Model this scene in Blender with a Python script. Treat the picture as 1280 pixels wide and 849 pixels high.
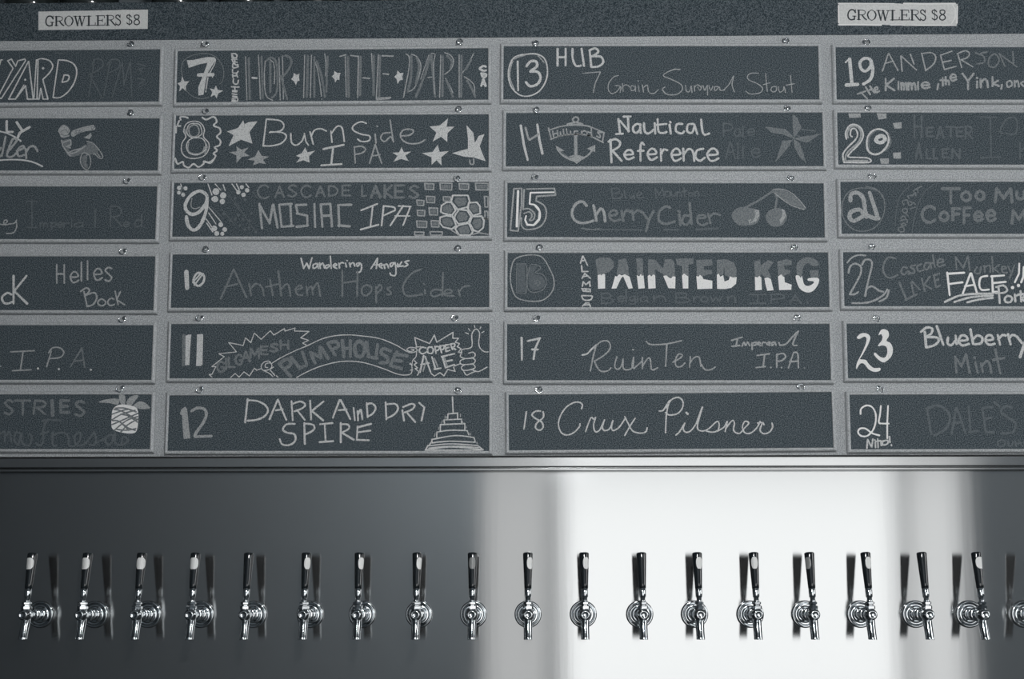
import bpy, bmesh, math, random
from mathutils import Vector, Matrix
random.seed(7)
for o in list(bpy.data.objects):
    bpy.data.objects.remove(o, do_unlink=True)
scene = bpy.context.scene
COL = scene.collection
PI = math.pi

# ------------------------------------------------------------------ camera
F, CX, CY, PX, PY, PZ, PIT, YAW, ROL = [1400.0, 640.0, 600.223598, 0.0, -2.255501, 1.3, 0.104294, -0.013694, -0.000528]
cd = bpy.data.cameras.new('camera')
cam = bpy.data.objects.new('camera', cd); COL.objects.link(cam)
cd.sensor_fit = 'HORIZONTAL'; cd.sensor_width = 36.0
cd.lens = F / 1280 * 36
cd.shift_x = (640 - CX) / 1280; cd.shift_y = (CY - 424.5) / 1280
cd.clip_start = 0.05; cd.clip_end = 60
fw = Vector((math.sin(YAW) * math.cos(PIT), math.cos(YAW) * math.cos(PIT), math.sin(PIT)))
rt = Vector((math.cos(YAW), -math.sin(YAW), 0)); up = rt.cross(fw)
r2 = rt * math.cos(ROL) + up * math.sin(ROL); u2 = -rt * math.sin(ROL) + up * math.cos(ROL)
M = Matrix((r2, u2, -fw)).transposed().to_4x4(); M.translation = (PX, PY, PZ)
cam.matrix_world = M
scene.camera = cam

# ------------------------------------------------------------------ light and exposure
scene.view_settings.view_transform = 'Standard'
scene.view_settings.look = 'None'
scene.view_settings.gamma = 1
scene.view_settings.use_curve_mapping = False
scene.view_settings.exposure = 0.0
W = bpy.data.worlds.new('world'); scene.world = W; W.use_nodes = True
W.node_tree.nodes['Background'].inputs[0].default_value = (0.5, 0.56, 0.6, 1)
W.node_tree.nodes['Background'].inputs[1].default_value = 0.3
REAR_L = (1.05, 2.25, 1.5)      # daylight seen through the three panes of the rear window
SIDE_L = 6.0                    # glow of the unseen window added to light the boards from the right
ADDED_LAMP_L = 93.0                   # unseen globe lamp added to brighten the boards
ROOM_Y = -3.2

# ------------------------------------------------------------------ materials
def nodes(name):
    m = bpy.data.materials.new(name); m.use_nodes = True
    nt = m.node_tree
    return m, nt, nt.nodes['Principled BSDF']
def plain(name, col, rough=0.5, metal=0.0, **kw):
    m, nt, b = nodes(name)
    b.inputs['Base Color'].default_value = (*col, 1); b.inputs['Roughness'].default_value = rough
    b.inputs['Metallic'].default_value = metal
    for k, v in kw.items(): b.inputs[k].default_value = v
    return m
def speckled(name, c0, c1, scale, rough, lo=0.40, hi=0.60, spec=0.5, bump=0.0, coat=None):
    m, nt, b = nodes(name)
    tc = nt.nodes.new('ShaderNodeTexCoord'); n = nt.nodes.new('ShaderNodeTexNoise')
    n.inputs['Scale'].default_value = scale; n.inputs['Detail'].default_value = 2
    r = nt.nodes.new('ShaderNodeValToRGB')
    r.color_ramp.elements[0].position = lo; r.color_ramp.elements[0].color = (*c0, 1)
    r.color_ramp.elements[1].position = hi; r.color_ramp.elements[1].color = (*c1, 1)
    nt.links.new(tc.outputs['Object'], n.inputs['Vector']); nt.links.new(n.outputs['Fac'], r.inputs['Fac'])
    nt.links.new(r.outputs['Color'], b.inputs['Base Color'])
    b.inputs['Roughness'].default_value = rough; b.inputs['Specular IOR Level'].default_value = spec
    if bump:
        bp = nt.nodes.new('ShaderNodeBump'); bp.inputs['Strength'].default_value = bump; bp.inputs['Distance'].default_value = 0.001
        nt.links.new(n.outputs['Fac'], bp.inputs['Height']); nt.links.new(bp.outputs['Normal'], b.inputs['Normal'])
    return m
def glow(name, col, s):
    m = bpy.data.materials.new(name); m.use_nodes = True; nt = m.node_tree; nt.nodes.clear()
    e = nt.nodes.new('ShaderNodeEmission'); o = nt.nodes.new('ShaderNodeOutputMaterial')
    e.inputs[0].default_value = (*col, 1); e.inputs[1].default_value = s
    nt.links.new(e.outputs[0], o.inputs[0]); return m

BLACK = (0.028, 0.043, 0.052)
MAT = {}
MAT['board'] = speckled('chalkboard_paint', (0.018, 0.032, 0.042), (0.142, 0.168, 0.186), 560, 0.75, 0.42, 0.60, spec=0.2)
MAT['header'] = speckled('header_paint', (0.018, 0.032, 0.042), (0.125, 0.148, 0.165), 560, 0.75, 0.42, 0.60, spec=0.2)
MAT['grey'] = speckled('grey_paint', (0.29, 0.31, 0.325), (0.56, 0.58, 0.595), 480, 0.6, 0.42, 0.60, spec=0.3)
MAT['lip'] = speckled('grey_frame_paint', (0.35, 0.37, 0.385), (0.57, 0.59, 0.605), 480, 0.55, spec=0.35)
LEV = [((0.17, 0.19, 0.205), 0.42, 0.60), ((0.255, 0.275, 0.285), 0.40, 0.60), ((0.46, 0.475, 0.48), 0.34, 0.56), ((0.68, 0.69, 0.69), 0.30, 0.52), ((0.88, 0.88, 0.875), 0.22, 0.42)]
for i, (c, lo, hi) in enumerate(LEV):
    MAT['chalk%d' % i] = speckled('chalk_%d' % i, tuple(0.4 * a + 0.6 * b for a, b in zip(c, (0.06, 0.08, 0.095))), c, 460, 0.95, lo, hi, spec=0.05)
MAT['chrome'] = plain('chrome', (0.66, 0.69, 0.71), 0.08, 1.0)
MAT['black_plastic'] = plain('black_plastic', (0.012, 0.016, 0.019), 0.1, **{'Specular IOR Level': 0.8})
MAT['dark_hole'] = plain('dark_bore', (0.01, 0.012, 0.014), 0.6)
MAT['sticker'] = plain('white_sticker', (0.88, 0.89, 0.88), 0.35)
MAT['sticker_grey'] = plain('faded_sticker', (0.28, 0.29, 0.29), 0.35)
MAT['paper'] = speckled('white_paper', (0.62, 0.63, 0.625), (0.72, 0.725, 0.72), 300, 0.6, spec=0.3)
MAT['tape'] = plain('clear_tape_edge', (0.86, 0.86, 0.85), 0.25)  # opaque white paints the highlights along the clear tape's edges
MAT['ink'] = plain('black_ink', (0.025, 0.035, 0.042), 0.7)
MAT['jug'] = plain('dark_glass', (0.02, 0.025, 0.025), 0.05)
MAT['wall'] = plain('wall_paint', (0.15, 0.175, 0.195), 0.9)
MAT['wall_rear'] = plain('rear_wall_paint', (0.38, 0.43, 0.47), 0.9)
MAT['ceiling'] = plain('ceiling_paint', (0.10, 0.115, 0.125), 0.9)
MAT['floor'] = speckled('concrete_floor', (0.035, 0.045, 0.05), (0.055, 0.065, 0.07), 3, 0.6)
MAT['sash'] = plain('window_frame_paint', (0.5, 0.51, 0.52), 0.5)
for i, l in enumerate(REAR_L): MAT['day%d' % i] = glow('daylight_pane_%d' % i, (1.0, 1.0, 0.995), l)
MAT['globe'] = glow('globe_glass_lit', (1.0, 0.995, 0.985), ADDED_LAMP_L)
MAT['dayside'] = glow('daylight_pane_side', (1.0, 1.0, 0.995), SIDE_L)

def steel(name, rough, aniso, base, wav, haze):
    m, nt, p = nodes(name)
    nt.nodes.remove(p)
    b = nt.nodes.new('ShaderNodeBsdfAnisotropic'); b.distribution = 'BECKMANN'
    hz = nt.nodes.new('ShaderNodeBsdfAnisotropic'); hz.distribution = 'BECKMANN'; hz.inputs['Roughness'].default_value = 0.62; hz.inputs['Color'].default_value = (*base, 1)
    mx = nt.nodes.new('ShaderNodeMixShader'); mx.inputs[0].default_value = haze
    nt.links.new(b.outputs[0], mx.inputs[1]); nt.links.new(hz.outputs[0], mx.inputs[2]); nt.links.new(mx.outputs[0], nt.nodes['Material Output'].inputs[0])
    tc = nt.nodes.new('ShaderNodeTexCoord'); mp = nt.nodes.new('ShaderNodeMapping'); n = nt.nodes.new('ShaderNodeTexNoise')
    mp.inputs['Scale'].default_value = (9, 1, 0.35); n.inputs['Scale'].default_value = 1.0; n.inputs['Detail'].default_value = 5
    nt.links.new(tc.outputs['Object'], mp.inputs[0]); nt.links.new(mp.outputs[0], n.inputs['Vector'])
    bp = nt.nodes.new('ShaderNodeBump'); bp.inputs['Strength'].default_value = wav; bp.inputs['Distance'].default_value = 0.004
    nt.links.new(n.outputs['Fac'], bp.inputs['Height']); nt.links.new(bp.outputs['Normal'], b.inputs['Normal'])
    tg = nt.nodes.new('ShaderNodeTangent'); tg.direction_type = 'UV_MAP'; tg.uv_map = 'UVMap'
    nt.links.new(tg.outputs[0], b.inputs['Tangent'])
    b.inputs['Color'].default_value = (*base, 1)
    b.inputs['Roughness'].default_value = rough; b.inputs['Anisotropy'].default_value = aniso
    b.inputs['Rotation'].default_value = STEEL_ROT
    return m
STEEL_ROT = 0.0
MAT['steel'] = steel('brushed_steel', 0.15, 0.553, (0.42, 0.43, 0.433), 0.05, 0.08)
MAT['steel_trim'] = steel('steel_trim_metal', 0.18, 0.3, (0.44, 0.45, 0.453), 0.03, 0.12)

# ------------------------------------------------------------------ mesh helpers
class MB:
    def __init__(s): s.v = []; s.f = []; s.m = []; s.sm = []
    def add(s, vs, fs, mi=0, smooth=False):
        b = len(s.v); s.v += [tuple(v) for v in vs]
        for f in fs: s.f.append(tuple(i + b for i in f)); s.m.append(mi); s.sm.append(smooth)
    def box(s, x0, x1, y0, y1, z0, z1, mi=0):
        s.add([(x0,y0,z0),(x1,y0,z0),(x1,y1,z0),(x0,y1,z0),(x0,y0,z1),(x1,y0,z1),(x1,y1,z1),(x0,y1,z1)],
              [(0,3,2,1),(4,5,6,7),(0,1,5,4),(1,2,6,5),(2,3,7,6),(3,0,4,7)], mi)
    def lathe(s, prof, fn, n=28, mi=0, smooth=True, cap0=True, cap1=True):
        """prof: (r, t); fn(x, y, t) -> point; rings about the t axis"""
        vs = []; fs = []
        for r, t in prof:
            for k in range(n):
                a = 2 * PI * k / n; vs.append(fn(r * math.cos(a), r * math.sin(a), t))
        for i in range(len(prof) - 1):
            for k in range(n):
                k2 = (k + 1) % n; fs.append((i*n+k, i*n+k2, (i+1)*n+k2, (i+1)*n+k))
        if cap0: fs.append(tuple(range(n))[::-1])
        if cap1: fs.append(tuple((len(prof)-1)*n + k for k in range(n)))
        s.add(vs, fs, mi, smooth)
    def tube(s, pts, r, n=10, mi=0):
        P = [Vector(p) for p in pts]; rs = r if isinstance(r, (list, tuple)) else [r] * len(P)
        vs = []; fs = []; ref = None
        for i, p in enumerate(P):
            t = (P[min(i+1, len(P)-1)] - P[max(i-1, 0)]).normalized()
            if ref is None: ref = t.orthogonal().normalized()
            ref = (ref - t * ref.dot(t)).normalized(); q = t.cross(ref)
            for k in range(n):
                a = 2*PI*k/n; vs.append(p + (ref*math.cos(a) + q*math.sin(a)) * rs[i])
        for i in range(len(P)-1):
            for k in range(n):
                k2 = (k+1) % n; fs.append((i*n+k, i*n+k2, (i+1)*n+k2, (i+1)*n+k))
        fs.append(tuple(range(n))[::-1]); fs.append(tuple((len(P)-1)*n+k for k in range(n)))
        s.add(vs, fs, mi, True)
    def mesh(s, name, mats, bevel=0):
        me = bpy.data.meshes.new(name); me.from_pydata(s.v, [], s.f)
        for m in (mats if isinstance(mats, list) else [mats]): me.materials.append(m)
        for p, mi, sm in zip(me.polygons, s.m, s.sm): p.material_index = mi; p.use_smooth = sm
        bm = bmesh.new(); bm.from_mesh(me)
        if bevel:
            bmesh.ops.bevel(bm, geom=bm.edges[:], offset=bevel, segments=2, affect='EDGES', profile=0.6)
        bmesh.ops.recalc_face_normals(bm, faces=bm.faces[:])
        bm.to_mesh(me); bm.free(); return me
    def obj(s, name, mats, parent=None, loc=(0, 0, 0), bevel=0):
        o = bpy.data.objects.new(name, s.mesh(name, mats, bevel)); COL.objects.link(o)
        o.location = loc
        if parent: o.parent = parent
        return o
def empty(name, loc, rot=(0, 0, 0)):
    o = bpy.data.objects.new(name, None); COL.objects.link(o); o.location = loc; o.rotation_euler = rot
    o.empty_display_size = 0.05; return o
def tag(o, label, cat, group=None):
    o['label'] = label; o['category'] = cat
    if group: o['group'] = group
    return o
def structure(o, label=None):
    o['kind'] = 'structure'
    return o
def smooth_by_angle(o, deg=40):
    me = o.data
    for p in me.polygons: p.use_smooth = True
    try: me.set_sharp_from_angle(angle=math.radians(deg))
    except Exception: pass

def cr(p, n=4):
    if len(p) < 3: return p
    closed = math.dist(p[0], p[-1]) < 3e-4
    o = []
    for i in range(len(p) - 1):
        p0 = p[i-1] if i else (p[-2] if closed else p[0]); p1 = p[i]; p2 = p[i+1]
        p3 = p[i+2] if i+2 < len(p) else (p[1] if closed else p[-1])
        for k in range(n):
            t = k / n
            o.append(tuple(.5*((2*p1[j])+(-p0[j]+p2[j])*t+(2*p0[j]-5*p1[j]+4*p2[j]-p3[j])*t*t+(-p0[j]+3*p1[j]-3*p2[j]+p3[j])*t**3) for j in (0, 1)))
    o.append(p[-1]); return o
from mathutils.geometry import delaunay_2d_cdt
class Marks:
    """flat marks laid over each other; flattened into one non-overlapping sheet, the later mark on top"""
    def __init__(s): s.v = []; s.f = []; s.m = []
    def add(s, vs, fs, mi=0):
        b = len(s.v); s.v += [Vector((p[0], p[2])) for p in vs]
        for f in fs:
            a = sum(s.v[b+f[i]].x*s.v[b+f[(i+1) % len(f)]].y - s.v[b+f[(i+1) % len(f)]].x*s.v[b+f[i]].y for i in range(len(f)))
            if abs(a) < 1e-9: continue
            g = [b+i for i in f]; s.f.append(g if a > 0 else g[::-1]); s.m.append(mi)
    def flat(s, y):
        mb = MB()
        K = 1000.0
        vv, ee, ff, ov, oe, of = delaunay_2d_cdt([v*K for v in s.v], [], s.f, 1, 1e-3)
        yy = y if callable(y) else (lambda a, b: y)
        mb.v = [(p.x/K, yy(p.x/K, p.y/K), p.y/K) for p in vv]
        def inside(x, z, f):
            c = False; j = len(f) - 1
            for i in range(len(f)):
                a, b_ = s.v[f[i]], s.v[f[j]]
                if (a.y > z) != (b_.y > z) and x < (b_.x-a.x)*(z-a.y)/(b_.y-a.y)+a.x: c = not c
                j = i
            return c
        for f, o in zip(ff, of):
            x = sum(vv[i].x for i in f)/len(f)/K; z = sum(vv[i].y for i in f)/len(f)/K
            for k in sorted(o, reverse=True):
                if inside(x, z, s.f[k]): mb.f.append(tuple(f)); mb.m.append(s.m[k]); mb.sm.append(False); break
        return mb
def ribbon(mb, pts, w, y, mi, wob=0.14):
    """a chalk or ink stroke: quads along the line and small discs at its points; y may be a function of (x, z)"""
    yy = y if callable(y) else (lambda a, b: y)
    hw = [w / 2 * (1 + random.uniform(-wob, wob)) for _ in pts]
    for i in range(len(pts) - 1):
        (x0, z0), (x1, z1) = pts[i], pts[i+1]; d = math.hypot(x1-x0, z1-z0)
        if d < 1e-6: continue
        nx, nz = -(z1-z0)/d, (x1-x0)/d
        seg = max(1, int(d / 0.012)); prev = None
        for k in range(seg):
            t0, t1 = k/seg, (k+1)/seg
            q = []
            for t, sg in ((t0, 1), (t1, 1), (t1, -1), (t0, -1)):
                h = hw[i]*(1-t)+hw[i+1]*t; x = x0+(x1-x0)*t+nx*h*sg; z = z0+(z1-z0)*t+nz*h*sg
                q.append((x, yy(x, z), z))
            mb.add(q, [(0, 1, 2, 3)], mi)
    for (x, z), h in zip(pts, hw):
        q = [(x+h*math.cos(a*PI/5), z+h*math.sin(a*PI/5)) for a in range(10)]
        mb.add([(a, yy(a, b), b) for a, b in q], [tuple(range(10))], mi)

# ------------------------------------------------------------------ measured layout (metres)
BOARDS = {
    1: (-1.0905, 2.3830, 0.6496, 0.1136, 0.00131),
    2: (-1.0874, 2.2359, 0.6496, 0.1119, -0.00661),
    3: (-1.0878, 2.0896, 0.6496, 0.1116, -0.00571),
    4: (-1.0868, 1.9406, 0.6496, 0.1123, -0.00480),
    5: (-1.0861, 1.7961, 0.6496, 0.1126, -0.00391),
    6: (-1.0845, 1.6536, 0.6496, 0.1110, -0.00303),
    7: (-0.4043, 2.3810, 0.6490, 0.1117, 0.00261),
    8: (-0.4036, 2.2379, 0.6496, 0.1137, -0.00193),
    9: (-0.4030, 2.0932, 0.6497, 0.1137, -0.00240),
    10: (-0.4017, 1.9426, 0.6490, 0.1110, -0.00229),
    11: (-0.4006, 1.7968, 0.6477, 0.1117, -0.00218),
    12: (-0.4001, 1.6490, 0.6468, 0.1127, -0.00268),
    13: (0.2784, 2.3816, 0.6521, 0.1153, -0.00722),
    14: (0.2831, 2.2379, 0.6515, 0.1142, -0.00503),
    15: (0.2835, 2.0876, 0.6467, 0.1140, -0.00709),
    16: (0.2862, 1.9413, 0.6512, 0.1128, -0.00321),
    17: (0.2849, 1.7920, 0.6508, 0.1149, -0.00280),
    18: (0.2870, 1.6510, 0.6475, 0.1122, 0.00656),
    19: (0.9653, 2.3754, 0.6496, 0.1131, -0.00756),
    20: (0.9643, 2.2354, 0.6496, 0.1105, -0.00669),
    21: (0.9665, 2.0889, 0.6496, 0.1090, -0.00577),
    22: (0.9674, 1.9398, 0.6496, 0.1117, -0.00485),
    23: (0.9699, 1.7925, 0.6496, 0.1112, -0.00188),
    24: (0.9713, 1.6483, 0.6496, 0.1100, 0.00002),
}
HOOKS = [(1, 0, -0.8301, 2.4576), (1, 1, -0.8281, 2.3057), (1, 2, -0.8247, 2.1609), (1, 3, -0.8277, 2.0113), (1, 4, -0.8242, 1.8686), (1, 5, -0.8223, 1.7245), (2, 0, -0.6701, 2.4564), (2, 1, -0.666, 2.3098), (2, 2, -0.667, 2.1668), (2, 3, -0.6627, 2.0138), (2, 4, -0.6635, 1.8696), (2, 5, -0.661, 1.7223), (3, 0, -0.1436, 2.4559), (3, 1, -0.1446, 2.3098), (3, 2, -0.1423, 2.1621), (3, 3, -0.1433, 2.0146), (3, 4, -0.1426, 1.8675), (3, 5, -0.1419, 1.719), (4, 0, 0.0184, 2.4529), (4, 1, 0.0196, 2.3087), (4, 2, 0.0209, 2.1628), (4, 3, 0.0237, 2.0155), (4, 4, 0.0233, 1.8668), (4, 5, 0.0261, 1.7202), (5, 0, 0.539, 2.4542), (5, 1, 0.5417, 2.3068), (5, 2, 0.5444, 2.1581), (5, 3, 0.547, 2.0129), (5, 4, 0.5464, 1.8664), (5, 5, 0.5457, 1.7234), (6, 0, 0.7028, 2.4494), (6, 1, 0.7047, 2.3075), (6, 2, 0.7047, 2.1605), (6, 3, 0.703, 2.0138), (6, 4, 0.7043, 1.8641), (6, 5, 0.7074, 1.7197)]
TAP_X = [-0.9789, -0.8689, -0.7615, -0.655, -0.5495, -0.4353, -0.3308, -0.2169, -0.1079, 0.001, 0.1113, 0.2238, 0.333, 0.4436, 0.5525, 0.6621, 0.7715, 0.8776, 0.9867]
JUG_X = [-1.0729, -0.9453, -0.7526, -0.6055, -0.457, -0.3154, 0.0847, 0.222, 0.4086]
SIGNS = [[[-1.029, 2.5293], [-0.7969, 2.5319], [-0.7963, 2.4894], [-1.0272, 2.4886]], [[0.6519, 2.5334], [0.8986, 2.5305], [0.895, 2.4832], [0.6513, 2.4869]]]
SIGN_TEXT = [
    "29:-9970,25128 -9980,25146 -9995,25169 -10013,25185 -10035,25190 -10059,25188 -10081,25179 -10097,25160 -10110,25133 -10118,25105 -10120,25075 -10116,25043 -10108,25016 -10094,24996 -10075,24982 -10055,24973 -10031,24974 -10006,24981 -9988,24987|29:-9987,25051 -9984,24980|17:-9973,25192 -9970,25121|17:-10024,25051 -9953,25050|37:-9904,25177 -9896,24979|17:-9935,25178 -9826,25180|17:-9926,24979 -9862,24979|17:-9826,25180 -9811,25175 -9789,25167 -9774,25155 -9770,25138 -9773,25118 -9779,25102 -9789,25092 -9804,25086 -9822,25081 -9848,25079 -9879,25078 -9900,25078|29:-9832,25078 -9820,25060 -9803,25035 -9786,25014 -9769,24998 -9752,24986 -9740,24978|29:-9700,25147 -9707,25132 -9716,25109 -9721,25084 -9714,25056 -9702,25027 -9694,25006|29:-9578,25154 -9568,25135 -9555,25109 -9548,25083 -9553,25054 -9564,25025 -9572,25005|17:-9700,25147 -9684,25161 -9662,25180 -9640,25190 -9617,25182 -9594,25166 -9578,25154|17:-9694,25006 -9677,24993 -9654,24975 -9631,24966 -9609,24975 -9587,24992 -9572,25005|33:-9504,25181 -9445,24976|33:-9409,25181 -9354,24975|17:-9445,24976 -9409,25181|17:-9354,24975 -9301,25180|17:-9538,25182 -9464,25181|17:-9437,25181 -9382,25180|17:-9335,25180 -9274,25179|37:-9216,25183 -9208,24977|17:-9257,25183 -9166,25182|17:-9249,24978 -9073,24980|17:-9073,24980 -9072,25036|37:-9023,25188 -9015,24979|17:-9064,25188 -8888,25191|17:-8888,25191 -8883,25141|17:-9056,24980 -8870,24982|17:-8870,24982 -8868,25028|17:-9020,25085 -8925,25085|17:-8926,25113 -8924,25056|37:-8817,25194 -8809,24981|17:-8854,25194 -8743,25197|17:-8846,24981 -8772,24981|17:-8743,25197 -8727,25191 -8706,25182 -8691,25171 -8687,25156 -8689,25137 -8696,25122 -8706,25111 -8721,25103 -8739,25097 -8764,25095 -8793,25094 -8813,25094|29:-8749,25094 -8737,25078 -8720,25055 -8703,25033 -8686,25014 -8669,24996 -8657,24984|25:-8555,25153 -8564,25167 -8577,25186 -8590,25199 -8606,25201 -8622,25196 -8634,25189 -8641,25177 -8643,25161 -8639,25146 -8626,25132 -8606,25117 -8587,25103 -8571,25092 -8556,25081 -8545,25068 -8539,25049 -8537,25029 -8540,25011 -8548,24995 -8561,24982 -8575,24976 -8592,24980 -8611,24990 -8624,24997|17:-8550,25202 -8548,25138|17:-8638,25033 -8636,24969|25:-8318,25161 -8327,25172 -8339,25187 -8353,25197 -8370,25198 -8388,25194 -8400,25187 -8406,25175 -8407,25159 -8402,25144 -8391,25132 -8374,25120 -8357,25108 -8339,25097 -8321,25086 -8308,25073 -8302,25055 -8302,25036 -8306,25020 -8318,25006 -8335,24996 -8353,24992 -8371,24998 -8389,25011 -8401,25020|12:-8361,25222 -8352,24967|25:-8198,25199 -8215,25198 -8232,25194 -8245,25185 -8249,25171 -8249,25152 -8243,25136 -8230,25121 -8212,25109 -8194,25104 -8179,25109 -8165,25121 -8155,25135 -8151,25152 -8152,25170 -8157,25185 -8167,25193 -8182,25198 -8198,25199|25:-8194,25104 -8214,25097 -8233,25082 -8247,25065 -8252,25046 -8252,25026 -8245,25009 -8232,24996 -8212,24987 -8194,24983 -8175,24988 -8157,24998 -8144,25011 -8139,25028 -8140,25047 -8146,25064 -8158,25081 -8176,25097 -8194,25104",
    "29:6864,25130 6855,25147 6841,25172 6824,25189 6803,25194 6777,25193 6755,25183 6737,25164 6721,25137 6711,25108 6707,25077 6709,25045 6715,25018 6728,24997 6746,24982 6766,24973 6790,24973 6816,24980 6835,24986|29:6841,25051 6838,24978|17:6866,25195 6863,25122|17:6803,25052 6875,25050|37:6934,25178 6928,24976|17:6904,25179 7014,25180|17:6897,24977 6962,24975|17:7014,25180 7029,25174 7050,25165 7065,25153 7068,25136 7064,25116 7056,25099 7045,25089 7030,25083 7011,25079 6984,25077 6953,25077 6931,25077|29:7000,25075 7011,25057 7027,25032 7043,25009 7059,24993 7075,24980 7086,24972|29:7141,25144 7132,25128 7121,25105 7114,25080 7119,25051 7129,25021 7136,24999|29:7265,25148 7274,25129 7285,25102 7290,25075 7283,25046 7270,25017 7260,24996|17:7141,25144 7157,25158 7181,25176 7204,25186 7227,25177 7249,25161 7265,25148|17:7136,24999 7152,24986 7174,24967 7197,24958 7220,24966 7243,24983 7260,24996|33:7342,25175 7387,24964|33:7439,25172 7480,24962|17:7387,24964 7439,25172|17:7480,24962 7549,25169|17:7308,25176 7383,25174|17:7411,25173 7466,25171|17:7515,25170 7577,25168|37:7636,25171 7628,24961|17:7594,25172 7687,25169|17:7587,24962 7766,24961|17:7766,24961 7772,25019|37:7833,25173 7825,24960|17:7791,25174 7970,25173|17:7970,25173 7972,25122|17:7783,24961 7973,24959|17:7973,24959 7978,25006|17:7829,25068 7925,25065|17:7926,25094 7924,25037|37:8043,25175 8035,24958|17:8005,25176 8119,25176|17:7997,24959 8073,24957|17:8119,25176 8134,25170 8155,25161 8170,25149 8173,25133 8169,25115 8161,25099 8149,25088 8134,25080 8115,25075 8089,25073 8060,25073 8039,25073|29:8105,25072 8116,25055 8131,25031 8147,25009 8163,24989 8179,24970 8190,24957|25:8307,25128 8299,25142 8287,25162 8274,25175 8259,25178 8242,25174 8229,25166 8221,25154 8218,25138 8221,25123 8233,25108 8252,25092 8271,25078 8286,25066 8301,25055 8311,25041 8315,25022 8316,25001 8312,24983 8302,24968 8288,24955 8273,24948 8256,24952 8238,24963 8225,24971|17:8316,25178 8313,25113|17:8213,25007 8210,24942|25:8548,25132 8540,25144 8529,25159 8515,25169 8499,25171 8480,25167 8467,25160 8460,25147 8458,25132 8462,25116 8473,25104 8489,25091 8505,25079 8522,25067 8540,25055 8552,25042 8556,25024 8556,25004 8550,24987 8537,24974 8519,24964 8501,24960 8483,24967 8465,24980 8453,24990|12:8510,25195 8500,24935|25:8674,25169 8657,25168 8638,25164 8625,25155 8619,25141 8619,25122 8623,25105 8635,25090 8653,25077 8670,25071 8686,25076 8702,25088 8713,25103 8718,25119 8719,25138 8715,25153 8705,25162 8690,25167 8674,25169|25:8670,25071 8650,25065 8629,25050 8614,25033 8607,25014 8606,24993 8611,24975 8624,24962 8643,24952 8662,24948 8681,24953 8701,24963 8715,24976 8721,24993 8722,25012 8717,25030 8705,25048 8688,25064 8670,25071",
]
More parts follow.
